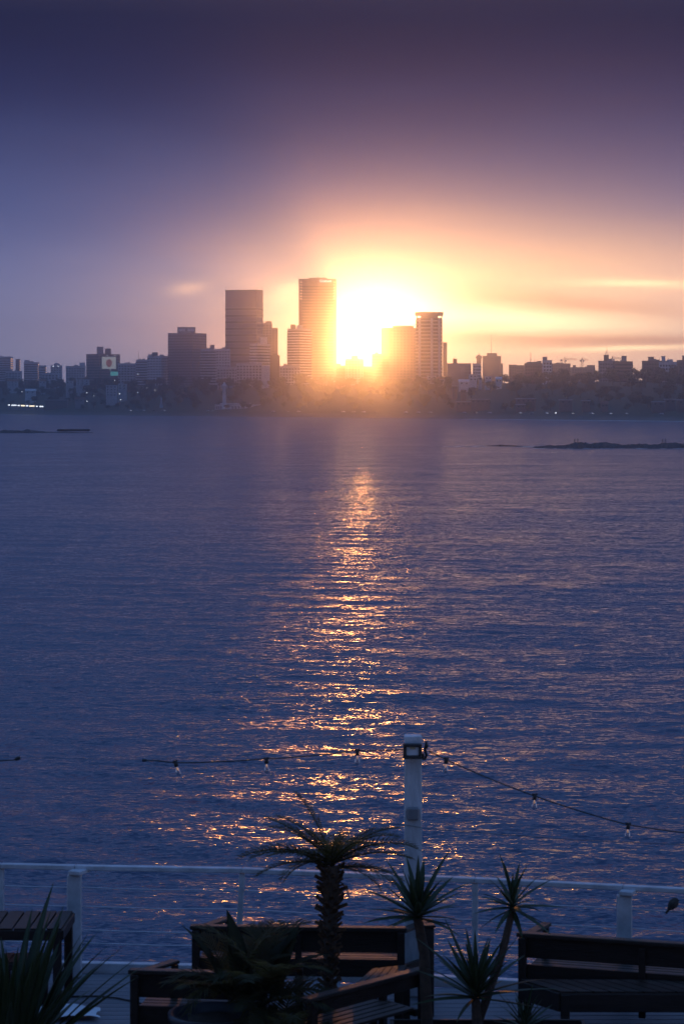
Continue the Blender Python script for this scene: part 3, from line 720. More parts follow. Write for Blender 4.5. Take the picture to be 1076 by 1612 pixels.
# shore column and its long white pavilion
def monument():
    t = 90; D = Ds(350)+t; k = D/F; X = lambda x: (x-375)*k; zb = hz(t)-1.0; Z = lambda y: CAMZ-(y-HY)*k-zb
    root = thing('shore_pavilion', 'long low white pavilion with bays on the far shore', 'building', ((375-CX)*k, D, zb))
    MB().box(((X(338)+X(412))/2, 6, Z(637)/2), (X(412)-X(338), 10, Z(637))).build('walls', M['white'], root)
    MB().box(((X(346)+X(394))/2, 6, Z(634.5)/2), (X(394)-X(346), 8, Z(634.5))).build('upper_hall', M['white'], root)
    MB().box(((X(338)+X(412))/2, 5.8, Z(637)+0.15), (X(413)-X(337), 11, 0.35)).build('roof', M['pale'], root)
    me = MB().box((0, 0, 0), (1.6, 0.2, 3.2)).mesh('bay_opening', M['grey'])
    for x in (341, 344.5, 348, 366, 371, 376, 381, 400, 403.5, 407, 410): put(me, 'bay_opening', root, (X(x), 1.0, Z(642)))
    for x in (376, 401): MB().tube([(0, 0, 0), (0, 0, 3)], 0.15, 6).build('flag_mast', M['metal'], root, loc=(X(x), 5, Z(634.5)))
    r2 = thing('stone_column', 'tall white column with a wide capital rising from the shore pavilion', 'column', ((353-CX)*k, D-1.5, zb))
    h = Z(605)
    MB().lathe([(2.6, 0), (2.6, 3), (2.0, 3.5), (1.8, h*0.5), (1.7, h-3.2), (2.2, h-2.6)], 18).build('shaft', M['white'], r2, True); sh_ = r2.children[0]
    MB().lathe([(2.2, h-2.62), (3.1, h-2.0), (3.1, h-1.2), (2.4, h-0.9), (1.2, h), (1.0, h+1.4), (0.2, h+2.4)], 18).build('capital', M['white'], sh_)
    r3 = thing('white_statue', 'small white statue on a plinth among trees on the far shore', 'statue', ((254-CX)/F*(Ds(254)+120), Ds(254)+120, hz(120)-1))
    MB().bbox((0, 0, 2.0), (3.6, 3.6, 4.0), 0, 0.3).build('plinth', M['pale'], r3)
    MB().lathe([(1.2, 4), (1.0, 6), (0.8, 8.5), (1.1, 10), (0.5, 11.2), (0.55, 12), (0.2, 12.8)], 10).build('figure', M['pale'], r3, True)
monument()

# ------------------------------------------------------------------ trees of the far shore
def tree_meshes():
    out = []
    for v in range(7):
        r = np.random.default_rng(40+v); c = MB(); lobes = []
        for i in range(9):
            a = r.random()*6.28; rr = r.random()**0.6*3.2; lobes.append((rr*math.cos(a), rr*math.sin(a), 5.0+r.random()*5.5, 1.6+r.random()*1.3))
        for (x, y, z, q) in lobes:
            for j in range(62):
                d = r.normal(size=3); d /= np.linalg.norm(d); p = np.array((x, y, z))+d*q*(0.55+0.5*r.random())*np.array((1, 1, 0.8))
                a = r.normal(size=3); a /= np.linalg.norm(a); b = np.cross(a, d); b /= np.linalg.norm(b)+1e-6; s = 0.35+0.45*r.random()
                c.add([p-a*s, p+b*s*0.7, p+a*s, p-b*s*0.7], [(0, 1, 2, 3)])
        tr = MB().tube([(0, 0, 0), (0.1, 0, 2.5), (0.2, 0.1, 5), (0.1, 0, 8)], [0.42, 0.34, 0.26, 0.1], 7)
        for (x, y, z, q) in lobes[:5]: tr.tube([(0.15, 0.05, 3.2+0.2*z), (x*0.5, y*0.5, z*0.8), (x, y, z)], [0.2, 0.13, 0.05], 5)
        out.append((c.mesh('crown', M[('leaf1', 'leaf2', 'leaf3')[v % 3]]), tr.mesh('trunk', M['bark'])))
    return out
TM = tree_meshes()
def tree(x, t, h, label, group=None, v=None, wide=1.0, name='tree'):
    D = Ds(x)+t; cm, tm = TM[random.randrange(len(TM)) if v is None else v]
    o = thing(name, label, 'tree', ((x-CX)/F*D, D, hz(t)-0.8+(2.0*math.sin(x*0.011+t*0.01)+1.2*math.sin(x*0.037+2+t*0.02) if t > 100 else 0)), random.random()*6.28, group)
    s = h/11.5; o.scale = (s*wide, s*wide, s)
    put(cm, 'crown', o); put(tm, 'trunk', o)
    return o
def forest():
    lab = 'dark tree merging into the hazy wood along the far shore'; grp = 'trees of the far shore wood'
    r = random.Random(5); pts = []
    # dense belt: skyline rows first, then the slope, then thinner towards the road
    for (t, n, h0, h1, x0, x1) in ((345, 44, 10, 14, 240, 1090), (300, 42, 10, 14, 230, 1090), (250, 40, 10, 14, 225, 1090), (200, 36, 9, 13, 225, 1090), (150, 30, 8, 12, 215, 1090),
                                   (105, 22, 6, 9, 215, 1090), (330, 16, 12, 16, -20, 240), (390, 12, 12, 16, -20, 130), (260, 16, 10, 14, -20, 240), (190, 14, 9, 13, -20, 235), (130, 14, 6, 10, -20, 230), (90, 10, 4, 7, -20, 240)):
        for i in range(n):
            x = x0+(x1-x0)*(i+0.15+0.7*r.random())/n; tt = t+r.uniform(-22, 22)
            if 712 < x < 792 and tt > 130 and r.random() < 0.6: continue
            pts.append((x, tt, r.uniform(h0, h1)))
    def place(x):
        for lim, nm in ((70, 'above the lit kiosks'), (150, 'left of the billboard block'), (235, 'below the billboard block'), (335, 'below the square violet tower'),
                        (420, 'around the white shore column'), (500, 'below the pink apartment tower'), (600, 'under the sun glare'), (700, 'below the balconied tower'), (800, 'below the pink stepped block'),
                        (930, 'below the tower cranes'), (1010, 'below the spiked mast')):
            if x < lim: return nm
        return 'at the right end of the far shore'
    for x, t, h in pts:
        row = 'low shoreside tree' if t < 125 else ('dark tree on the wooded slope' if t < 280 else 'dark tree on the crest of the wood')
        tree(x, t, h, row+' '+place(x), grp, wide=r.uniform(1.15, 1.6))
forest()
tree(885, 330, 17, 'round dark tree crown breaking the skyline left of the left crane', wide=1.0)
tree(1041, 395, 17, 'pointed dark tree crown in front of the pale stepped block', wide=0.9)
tree(1062, 395, 19, 'tall round tree crown at the right end of the skyline', wide=1.0)
tree(391, 78, 7.5, 'round tree standing in front of the shore pavilion', wide=1.3)

# ------------------------------------------------------------------ lamps, cars and lit strip of the far shore
def lamp_things():
    pts = [(35, 616.5, 110), (137, 618.5, 120), (137.5, 631.5, 70), (148, 623, 105), (174, 582.5, 380), (181, 599, 250), (188.5, 620, 115), (190, 629, 80),
           (217, 618, 125), (217.5, 589, 340), (231, 611, 160), (244, 614, 150), (874, 650, 30)]
    for i, (x, y, t) in enumerate(pts):
        D = Ds(x)+t; k = D/F; z = CAMZ-(y-HY)*k; zb = min(hz(t)-0.5, z-5)
        o = thing('street_lamp', ORD[i]+' lit street lamp from the left on the far shore', 'street lamp', ((x-CX)*k, D, zb), 0, 'lit street lamps of the far shore')
        h = z-zb
        MB().tube([(0, 0.4, 0), (0, 0.4, h*0.9), (0, 0.2, h+0.3), (0, -0.5, h+0.35)], [0.14, 0.1, 0.08, 0.06], 6).build('pole', M['metal'], o)
        b = 0.75 if i in (1, 2, 6, 7, 8, 12) else 0.5
        MB().lathe([(b*0.45, -b*0.5), (b*0.8, 0), (b*0.45, b*0.55)], 8).build('lamp_head', M['lamp'], o, loc=(0, -0.7, h))
    # the brightly lit strip of kiosks at the far left
    xs = [(13, 16), (18, 27), (28, 32), (33, 40), (41, 45), (46, 55), (57, 60), (62, 69)]
    for i, (a, b) in enumerate(xs):
        xm = (a+b)/2; D = Ds(xm)+40; k = D/F; w = (b-a)*k; y = 637.5+0.045*(xm-13)
        o = thing('lit_kiosk', ORD[i]+' brightly lit kiosk from the left on the far left shore', 'kiosk', ((xm-CX)*k, D, hz(40)), 0, 'lit kiosks at the far left')
        z = CAMZ-(y-HY)*k-hz(40)
        MB().box((0, 1.6, z/2+0.6), (w, 3, z+1.2)).build('walls', M['grey'], o); MB().box((0, 1.2, z+1.5), (w+0.8, 4.6, 0.25)).build('roof', M['roof'], o)
        MB().box((0, 0.0, z), (w*0.9, 0.2, 1.3)).build('lit_front', M['lampw'] if i in (3, 5) else M['lamp'], o)
lamp_things()

def cars():
    def make(m):
        o = thing('car', '', 'car', (0, 0, 0), 0, 'cars along the far shore road')
        b = MB(); prof = [(-2.1, 0.35), (2.1, 0.35), (2.15, 0.75), (1.3, 0.95), (0.7, 1.42), (-1.1, 1.45), (-1.75, 1.0), (-2.1, 0.95)]
        n = len(prof); b.add([(x, -0.85, z) for x, z in prof]+[(x, 0.85, z) for x, z in prof], [tuple(range(n)), tuple(range(2*n-1, n-1, -1))]+[(i, i+n, (i+1) % n+n, (i+1) % n) for i in range(n)])
        b.build('body', M[m], o)
        MB().add([(-1.0, -0.87, 1.0), (0.95, -0.87, 1.0), (0.55, -0.87, 1.36), (-0.9, -0.87, 1.38)], [(0, 1, 2, 3)]).build('side_window', M['glass'], o)
        wm = MB().tube([(0, -0.12, 0), (0, 0.12, 0)], 0.34, 12).mesh('wheel', M['tyre'])
        for x in (-1.3, 1.3):
            for y in (-0.8, 0.8): put(wm, 'wheel', o, (x, y, 0.34))
        lm = MB().box((0, 0, 0), (0.12, 0.35, 0.22)).mesh('headlight', M['lamp'])
        for y in (-0.55, 0.55): put(lm, 'headlight', o, (2.12, y, 0.7))
        return o
    protos = [make('carw'), make('cars'), make('card')]; used = set()
    xs = [205, 216, 226, 243, 258, 327, 333, 430, 452, 470, 540, 556, 572, 590, 638, 658, 676, 730, 748, 770, 818, 836, 860, 900, 930, 960, 985, 1040]
    for i, x in enumerate(xs):
        t = 46 if i % 2 else 52; D = Ds(x)+t; j = (0, 1, 0, 2, 0)[i % 5]
        # the road runs obliquely: tangent direction
        a, b = P(x-20, 0, Ds(x-20)+t), P(x+20, 0, Ds(x+20)+t); ang = math.atan2(b.y-a.y, b.x-a.x)+(math.pi if i % 2 else 0)
        if x in (818, 860, 900, 960, 985): ang = -math.pi/2+0.2          # turned to the water, headlights on this way
        loc = ((x-CX)/F*D, D, hz(t)+0.14); lab = ORD[i]+' car from the left on the far shore road'
        if j in used: dup(protos[j], loc, ang, lab)
        else:
            used.add(j); protos[j].location = loc; protos[j].rotation_euler = (0, 0, ang); protos[j]['label'] = lab
cars()

# ------------------------------------------------------------------ rocks in the bay, walkers on them, surf
def rock_mass(name, label, xl, xr, D, prof, depth, seed, foam=True):
    """low rocky reef: prof gives crest height over x"""
    r = np.random.default_rng(seed); k = D/F; xs = np.linspace(xl, xr, 130); ny = 13; vs = []; fs = []
    ph = r.random(12)*6.28; ox = (xl+xr)/2
    for i, x in enumerate(xs):
        h = 0.78*np.interp(x, [a for a, b in prof], [b for a, b in prof])
        for j in range(ny):
            u = j/(ny-1); e = math.sin(math.pi*u)**0.6
            nz = sum(math.sin(x*(0.13+0.21*q)+u*(2+q*2.3)+ph[q])/(1+q*0.6) for q in range(8))*0.16
            yy = (u-0.5)*depth*(0.6+0.4*min(1, h/1.0))+3*math.sin(x*0.05+ph[9])
            vs.append(((x-ox)*k, yy, max(-0.6, h*e*(1+nz)-0.35+0.12*r.normal())))
    for i in range(len(xs)-1):
        for j in range(ny-1): fs.append((i*ny+j, (i+1)*ny+j, (i+1)*ny+j+1, i*ny+j+1))
    me = bpy.data.meshes.new(name); me.from_pydata(vs, [], fs); me.materials.append(M['rock'])
    return tag(put(me, name, None, ((ox-CX)*k, D, 0)), label, 'rocks')
DR = 815.0
rock_mass('rock_reef', 'long low brown reef at the right edge of the bay with walkers', 838, 1240, DR,
          [(838, 0.25), (845, 0.9), (865, 1.2), (880, 1.5), (905, 2.3), (945, 2.5), (965, 1.9), (1010, 1.8), (1040, 2.1), (1076, 2.2), (1160, 2.6), (1240, 0.3)], 26, 2)
rock_mass('rock_reef', 'thin sliver of rock left of the long brown reef', 752, 829, DR+25, [(752, 0.36), (778, 0.5), (790, 0.95), (806, 0.7), (829, 0.4)], 9, 3)
rock_mass('rock_reef', 'flat dark reef at the left edge of the bay', -160, 150, 1190, [(-160, 0.3), (-60, 2.2), (0, 1.4), (20, 2.0), (45, 2.2), (60, 1.2), (85, 0.9), (120, 0.85), (150, 0.4)], 22, 4)
slab = MB(); c = P(116, 678.5, 1199); slab.bbox((0, 0, 0), (16, 5, 1.0), R(4), 0.15)
tag(slab.build('rock_slab', M['rock'], None, loc=(c.x, c.y, 1.15)), 'flat straight rock slab lying on the end of the left reef', 'rocks')

def person(label, x, first=None):
    D = DR-2; k = D/F
    mt = bpy.data.materials.get('walker_clothes')
    if mt is None:
        mt = bpy.data.materials.new('walker_clothes'); mt.use_nodes = True; w = NT(mt.node_tree); b = mt.node_tree.nodes['Principled BSDF']
        tc = w.node('ShaderNodeTexCoord'); z = w.m('DIVIDE', w.sep(tc.outputs['Object'])[2], 1.8)
        w.l.new(w.ramp(z, [(0.0, (0.02, 0.02, 0.02)), (0.05, (0.03, 0.03, 0.045)), (0.5, (0.05, 0.04, 0.045)), (0.83, (0.35, 0.22, 0.16)), (0.94, (0.03, 0.02, 0.015))], 'CONSTANT'), b.inputs['Base Color'])
    if first: o = first.copy(); COL.objects.link(o)
    else:
        J = {'pel': (0, 0, .95, .13), 'wst': (0, 0, 1.12, .12), 'chest': (0, .01, 1.32, .15), 'neck': (0, 0, 1.5, .055), 'chin': (0, -.02, 1.58, .075), 'head': (0, -.01, 1.66, .095), 'crown': (0, 0, 1.74, .07),
             'ls': (-.19, 0, 1.42, .06), 'le': (-.24, .03, 1.14, .045), 'lw': (-.23, -.06, .9, .035), 'lh': (-.22, -.09, .8, .03), 'rs': (.19, 0, 1.42, .06), 're': (.25, .05, 1.15, .045), 'rw': (.22, -.02, .91, .035), 'rh': (.21, -.04, .82, .03),
             'lhip': (-.1, 0, .88, .1), 'lk': (-.12, -.06, .5, .065), 'la': (-.13, .05, .09, .045), 'lt': (-.14, -.1, .04, .035), 'rhip': (.1, 0, .88, .1), 'rk': (.12, .02, .49, .065), 'ra': (.13, .09, .09, .045), 'rt': (.14, -.06, .04, .035)}
        E = [('pel', 'wst'), ('wst', 'chest'), ('chest', 'neck'), ('neck', 'chin'), ('chin', 'head'), ('head', 'crown'), ('chest', 'ls'), ('ls', 'le'), ('le', 'lw'), ('lw', 'lh'), ('chest', 'rs'), ('rs', 're'), ('re', 'rw'), ('rw', 'rh'),
             ('pel', 'lhip'), ('lhip', 'lk'), ('lk', 'la'), ('la', 'lt'), ('pel', 'rhip'), ('rhip', 'rk'), ('rk', 'ra'), ('ra', 'rt')]
        ks = list(J); me = bpy.data.meshes.new('person'); me.from_pydata([J[q][:3] for q in ks], [(ks.index(a), ks.index(b)) for a, b in E], [])
        me.materials.append(mt); o = bpy.data.objects.new('person', me); COL.objects.link(o)
        o.modifiers.new('skin', 'SKIN'); o.modifiers.new('sub', 'SUBSURF').levels = 1
        for i, q in enumerate(ks):
            sv = me.skin_vertices[0].data[i]; sv.radius = (J[q][3], J[q][3]); sv.use_root = (q == 'pel')
    tag(o, label, 'person', 'walkers on the reef')
    return o
def walkers():
    base = None
    for x, rz, s, lab in ((903.5, 0.3, 1.0, 'left person of the left pair standing on the reef'), (908.5, -0.5, 0.95, 'right person of the left pair standing on the reef'),
                       (1041.5, 0.9, 1.0, 'left person of the right pair standing on the reef'), (1046.5, -2.2, 0.96, 'right person of the right pair standing on the reef')):
        o = person(lab, x, base); base = base or o
        k = DR/F; o.location = ((x-CX)*k, DR, 5); o.rotation_euler = (0, 0, rz); o.scale = (s, s, s)
    return
walkers()
def settle():  # drop the walkers on the reef surface
    dg = bpy.context.evaluated_depsgraph_get()
    reefs = [o for o in COL.objects if o.name.startswith('rock_reef')]
    for o in [o for o in COL.objects if o.name.startswith('person')]:
        zs = []
        for rf in reefs:
            p = rf.matrix_world.inverted() @ Vector((o.location.x, o.location.y, 30))
            ok, hit, nn, fi = rf.evaluated_get(dg).ray_cast(p, Vector((0, 0, -1)))
            if ok: zs.append((rf.matrix_world @ hit).z)
        o.location.z = (max(zs) if zs else 2.0)-0.05
bpy.context.view_layer.update(); settle()

def surf():  # lines of foam along the beach and reefs: fragments of foam nobody could count
    m = MB(); r = random.Random(2)
    for i in range(260):
        x = r.uniform(730, 1100); D = Ds(x)-r.choice((6, 9, 22, 26, 48))+r.uniform(-2, 2); L = r.uniform(2, 9); d = r.uniform(0.4, 1.2)
        X = (x-CX)/F*D; m.add([(X-L, D, 0.04), (X-L*0.3, D-d, 0.07), (X+L, D-d*0.4, 0.05), (X+L*0.6, D+d, 0.10), (X-L*0.5, D+d*0.8, 0.09)], [(0, 1, 2, 3, 4)])
    for i in range(60):
        x = r.uniform(840, 1090); D = DR-14+r.uniform(-3, 1); L = r.uniform(0.5, 2.2); X = (x-CX)/F*D
        if r.random() < 0.5: continue
        m.add([(X-L, D, 0.04), (X, D-0.5, 0.06), (X+L, D, 0.05), (X, D+0.5, 0.10)], [(0, 1, 2, 3)])
    for i in range(24):
        x = r.uniform(700, 770) if i % 2 else r.uniform(825, 842); D = DR+20+r.uniform(-6, 6); L = r.uniform(0.5, 2.5); X = (x-CX)/F*D
        m.add([(X-L, D, 0.04), (X, D-0.6, 0.06), (X+L, D, 0.05), (X, D+0.6, 0.10)], [(0, 1, 2, 3)])
    tag(m.build('surf_foam', M['foam']), 'broken white surf along the right beach and reef', 'surf', kind='stuff')
surf()

# ------------------------------------------------------------------ terrace in the foreground
DZ = 10.5                                     # deck level above the sea
def DD(x, y, h=0.0): return (CAMZ-DZ-h)*F/(y-HY)          # distance of a point seen at y that is h above the deck
def PD(x, y, h=0.0): D = DD(x, y, h); return Vector(((x-CX)/F*D, D, DZ+h))

RAILH = 1.05
rail_px = [(-330, 1353.5), (2, 1359), (119, 1361.5), (381, 1366), (747, 1381.5), (980, 1393), (1290, 1409)]
RP = [PD(x, y, RAILH) for x, y in rail_px]
def deck():
    root = MB(); edge = [(p.x, p.y+0.12) for p in RP]
    poly = [(-9, 9), (9, 9), (9, edge[-1][1]-1.0)]+edge[::-1]+[(-9, edge[0][1])]
    root.prism(poly, DZ-0.35, DZ-0.045); d = tag(root.build('deck', M['wood2']), kind='structure')
    def ylim(x):  # sea-side edge of the deck at x
        return float(np.interp(x, [p.x for p in RP], [p.y+0.12 for p in RP]))
    w = 0.145; y = 18.0; r = random.Random(1)
    while y < 23.5:
        # each plank is cut where the edge of the deck slants across it
        xl, xr = -5.0, 5.0
        if y+w > ylim(xr):
            lo, hi = -5.0, 5.0
            for _ in range(30):
                mid = (lo+hi)/2
                if y+w < ylim(mid): lo = mid
                else: hi = mid
            xr = lo
        if xr > xl+0.3:
            o = MB().bbox((0, 0, 0), (xr-xl, w-0.012, 0.04), 0, 0.004).build('plank', M['deck'], d, loc=((xl+xr)/2, y+w/2, DZ-0.022+r.uniform(-0.0015, 0.0015)))
        y += w
    # edge beam along the sea side, and the wall carrying the deck
    for a, b in zip(RP[:-1], RP[1:]):
        MB().bar((a.x, a.y+0.16, DZ+0.035), (b.x, b.y+0.16, DZ+0.035), 0.10, 0.10).build('edge_board', M['rail'], d)
    wl = MB(); wl.prism([(-9, 9), (9, 9), (9, edge[-1][1]-1.2)]+[(x, y-0.15) for x, y in edge[::-1]]+[(-9, edge[0][1]-0.15)], -1.5, DZ-0.36)
    tag(wl.build('sea_wall', M['grey']), kind='structure')
deck()

def railing():
    root = thing('railing', 'white painted railing with steel wires along the sea edge of the deck', 'railing', (0, RP[3].y, DZ))
    o = Vector((0, RP[3].y, DZ))
    for a, b in zip(RP[:-1], RP[1:]):
        d = (b-a).normalized()*0.002
        MB().bar(a-o+d+Vector((0, 0, -0.0225)), b-o-d+Vector((0, 0, -0.0225)), 0.085, 0.045).build('top_rail', M['rail'], root)
    for i, p in enumerate(RP):
        q = p-o
        if i in (2, 5):        # broad posts with a cap turned inwards
            bp = MB().bbox((q.x, q.y-0.08, (RAILH-0.075)/2), (0.135, 0.10, RAILH-0.075), 0, 0.008).build('broad_post', M['rail'], root)
            MB().bar((q.x, q.y-0.16, RAILH-0.050), (q.x+0.09, q.y+0.05, RAILH-0.050), 0.125, 0.040).build('post_cap', M['rail'], bp)
        else:
            lean = 0.05 if i == 3 else 0.0
            MB().bar((q.x-lean, q.y, 0), (q.x, q.y, RAILH-0.05), 0.055, 0.055).build('post', M['rail'], root)
    for h in (0.835, 0.655, 0.43, 0.305):
        for a, b in zip(RP[:-1], RP[1:]):
            m = (a+b)/2-o; s = 0.006*(b-a).length
            pts = [a-o+Vector((0, 0, h-RAILH)), m+Vector((0, 0, h-RAILH-s)), b-o+Vector((0, 0, h-RAILH))]
            MB().tube(pts, 0.0055, 6).build('wire', M['wire'], root)
railing()

def lamp_pole():
    D = 22.35; k = D/F; X0 = (649.5-CX)*k
    root = thing('lamp_pole', 'square white wooden pole with floodlight rising above the railing', 'pole', (X0, D, DZ))
    H = CAMZ-(1157-HY)*k-DZ; X = lambda x: (x-649.5)*k; Z = lambda y: CAMZ-(y-HY)*k-DZ
    MB().bbox((0, 0, H/2), (0.160, 0.150, H), 0, 0.008).build('post', M['pole'], root)
    fl = thing('floodlight', 'square black-framed floodlight mounted at the top of the white pole', 'floodlight', (X0+X(648), D-0.16, DZ+Z(1178.5)))
    w, h = 29*k, 23.5*k; f = MB()
    f.bbox((0, 0, h/2-0.014), (w, 0.06, 0.028), 0, 0.004); f.bbox((0, 0, -h/2+0.014), (w, 0.06, 0.028), 0, 0.004)
    f.bbox((-w/2+0.014, 0, 0), (0.028, 0.06, h-0.058), 0, 0.004); f.bbox((w/2-0.014, 0, 0), (0.028, 0.06, h-0.058), 0, 0.004); f.build('frame', M['black'], fl)
    ln = MB().bbox((0, 0.012, 0), (w-0.058, 0.03, h-0.058), 0, 0.003).build('lens', mat('flood_lens', (0.68, 0.72, 0.76), 0.25, 0.1, 10), fl)
    MB().bbox((0, -0.006, 0.030), (0.05, 0.01, 0.022), 0, 0.002).build('led_chip', mat('led_chip', (0.55, 0.45, 0.25), 0.5, 0.1, 10), ln)
    MB().bbox((0, 0.058, 0), (w*0.8, 0.05, h*0.8), 0, 0.006).build('housing', M['black'], fl)
    br = thing('cable_bracket', 'small black cable hook on the right side of the white pole', 'bracket', (X0+0.08, D-0.03, DZ+Z(1185)))
    MB().tube([(0.0, 0, -0.05), (0.03, 0, -0.05), (0.045, 0, -0.02), (0.03, 0, 0.03), (0.045, 0, 0.07), (0.04, 0, 0.11)], [0.014, 0.014, 0.012, 0.012, 0.02, 0.006], 8).build('hook', M['black'], br)
    MB().bbox((0.012, 0, -0.03), (0.024, 0.05, 0.06), 0, 0.004).build('plate', M['black'], br)
    jb = thing('junction_box', 'rounded grey junction box half-way up the white pole', 'junction box', (X0+X(649), D-0.075, DZ+Z(1278)))
    hs = MB().bbox((0, -0.028, 0), (0.118, 0.055, 0.118), 0, 0.022).build('housing', M['grey_pl'], jb)
    MB().bbox((0, -0.059, 0), (0.095, 0.006, 0.095), 0, 0.003).build('lid', M['grey_pl'], hs)
    # thin wire crossing the pole lower down
    gw = MB().tube([P(560, 1292, D), P(600, 1296, D-0.02), P(640, 1299.5, D-0.085), P(664, 1303, D-0.085), P(700, 1307, D-0.03), P(900, 1322, D-0.1), P(1300, 1340, D-0.2)], 0.0022, 5)
    tag(gw.build('guy_wire', M['metal']), 'thin dark wire crossing the white pole below the junction box', 'wire')
lamp_pole()

def string_lights():
    D = 22.2
    glass = bpy.data.materials.new('bulb_glass'); glass.use_nodes = True; b = glass.node_tree.nodes['Principled BSDF']
    b.inputs['Base Color'].default_value = (0.95, 0.9, 0.85, 1); b.inputs['Transmission Weight'].default_value = 1.0; b.inputs['Roughness'].default_value = 0.08; b.inputs['IOR'].default_value = 1.25
    fil = emit('bulb_filament', (1.0, 0.55, 0.25), 0.5)
    def cable(label, px, sag=0.0, r=0.006, name='light_cable'):
        pts = []
        for (x0, y0), (x1, y1) in zip(px[:-1], px[1:]):
            for i in range(6):
                u = i/6; s = math.hypot(x1-x0, y1-y0)*sag*4*u*(1-u); pts.append(P(x0+(x1-x0)*u, y0+(y1-y0)*u+s, D))
        pts.append(P(*px[-1], D)); o = MB().tube(pts, r, 6).build(name, M['black']); return tag(o, label, 'cable')
    cable('black light cable hanging between the left bulbs and the white pole', [(226, 1197), (250, 1197.5), (274, 1200.5), (340, 1199), (414, 1194.5), (480, 1190.5), (556, 1181.5), (634, 1180)], 0.012)
    cable('black light cable sloping down from the pole to the right edge', [(674, 1182), (702, 1196), (838, 1252), (986, 1298), (1130, 1316)], 0.012)
    cable('short end of black cable entering at the left edge', [(-160, 1206), (-40, 1199), (4, 1197.5), (22, 1196.5), (30, 1193)], 0.0)
    cable('hair-thin catenary wire carrying the light cable from the left edge', [(-200, 1188), (30, 1192.5), (226, 1196.2), (556, 1180.5)], 0.0, 0.0009, 'catenary_wire')
    pl = MB().tube([P(224, 1197, D), P(231, 1197, D)], [0.014, 0.012], 8).build('cable_plug', M['black']); tag(pl, 'small black plug at the left end of the light cable', 'plug')
    pl = MB().tube([P(24, 1196.3, D), P(28, 1194, D), P(32, 1192.6, D)], [0.012, 0.019, 0.014], 8).build('cable_plug', M['black']); tag(pl, 'small black plug on the cable at the left edge', 'plug')
    k = D/F
    for (x, y, tilt, lab) in ((276, 1200, 0.30, 'hanging bulb at the left end of the light cable'), (419, 1195, 0.06, 'hanging bulb second from the left, over the open water'), (562, 1182, 0.0, 'hanging bulb just left of the white pole'),
                             (702, 1195, -0.08, 'hanging bulb just right of the white pole'), (841, 1252, -0.06, 'hanging bulb half-way down the right-hand cable'), (988, 1298, -0.08, 'hanging bulb nearest the right edge')):
        o = thing('hanging_bulb', lab, 'light bulb', P(x, y, D), 0, 'bulbs of the string lights'); o.rotation_euler = (0, -tilt, 0); o.scale = (0.85,)*3
        s = MB().lathe([(0.012, 0.022), (0.02, 0.012), (0.022, -0.02), (0.024, -0.045), (0.018, -0.05)], 12); sk = s.build('socket', M['black'], o, True)
        MB().bbox((0, 0, 0.012), (0.062, 0.02, 0.018), 0.2, 0.004).build('clip', M['black'], sk)
        gl = MB().lathe([(0.012, -0.046), (0.015, -0.065), (0.025, -0.095), (0.029, -0.122), (0.024, -0.145), (0.010, -0.157), (0.001, -0.159)], 14).build('glass', glass, o, True)
        MB().tube([(-0.006, 0, -0.06), (-0.007, 0, -0.085), (0.007, 0, -0.085), (0.006, 0, -0.06)], 0.003, 6).build('filament', fil, gl)
string_lights()

# ------------------------------------------------------------------ furniture
def bench(label, p, q, h, arm=(0.0, 0.45), arms=(True, True), depth=0.5, boards=((0.04, 0.26), (0.32, 0.50)), name='wooden_bench', m='wood'):
    """bench seen from behind; p, q: left and right end of the back at deck level, h: height of the back"""
    p, q = Vector(p), Vector(q); d = q-p; L = d.length; rz = math.atan2(d.y, d.x)
    o = thing(name, label, 'bench', (p.x, p.y, DZ), rz); W = M[m]
    ca, sa = math.cos(-rz), math.sin(-rz); ax, ay = arm[0]*ca-arm[1]*sa, arm[0]*sa+arm[1]*ca
    MB().bbox((L/2, 0, h-0.018), (L+0.04, 0.10, 0.036), 0, 0.006).build('top_rail', M['wood2'], o)
    for a, b in boards: MB().bbox((L/2, 0.012, h-0.036-(a+b)/2), (L-0.02, 0.028, b-a), 0, 0.005).build('back_board', W, o)
    for x in (0.035, L-0.035): MB().bbox((x, -0.035, (h-0.04)/2), (0.07, 0.06, h-0.04), 0, 0.006).build('back_leg', W, o)
    for x in [L*0.5] if L > 1.6 else []: MB().bbox((x, -0.022, (h+0.1)/2-0.05), (0.06, 0.035, h-0.14), 0, 0.005).build('back_brace', W, o)
    sh = 0.40
    for i in range(5):
        y = 0.06+i*(depth-0.08)/4.5; MB().bbox((L/2, y+0.03, sh), (L-0.09, 0.075, 0.025), 0, 0.004).build('seat_slat', M['wood2'], o)
    for i, x in enumerate((0.035, L-0.035)):
        ex, ey = x+ax, ay
        MB().bbox((ex, ey, 0.30), (0.06, 0.06, 0.60), 0, 0.006).build('front_leg', W, o)
        MB().bar((x, 0.03, sh-0.03), (ex, ey-0.03, sh-0.03), 0.04, 0.06).build('side_rail', W, o)
        if arms[i]: MB().bar((x, 0.052, h-0.05), (ex, ey+0.05, h-0.04), 0.095, 0.03).build('armrest', M['wood2'], o); MB().bbox((ex, ey, (h-0.06+0.60)/2), (0.055, 0.055, h-0.66 if h > 0.67 else 0.01), 0, 0.004).build('arm_support', W, o)
    return o
hB = 0.75
a, b = PD(303, 1456, hB), PD(637, 1459.5, hB); bench('long dark wooden bench behind the date palm, back to the camera', (a.x, a.y, 0), (b.x, b.y, 0), hB, (0.27, 0.42), boards=((0.0, 0.20), (0.26, 0.42)))
a, b = PD(207, 1525, hB), PD(420, 1531, hB); bench('dark wooden bench at lower left, half hidden by the leafy pot plant', (a.x, a.y, 0), (b.x, b.y, 0), hB, (0.30, 0.40), boards=((0.0, 0.20), (0.27, 0.46)))
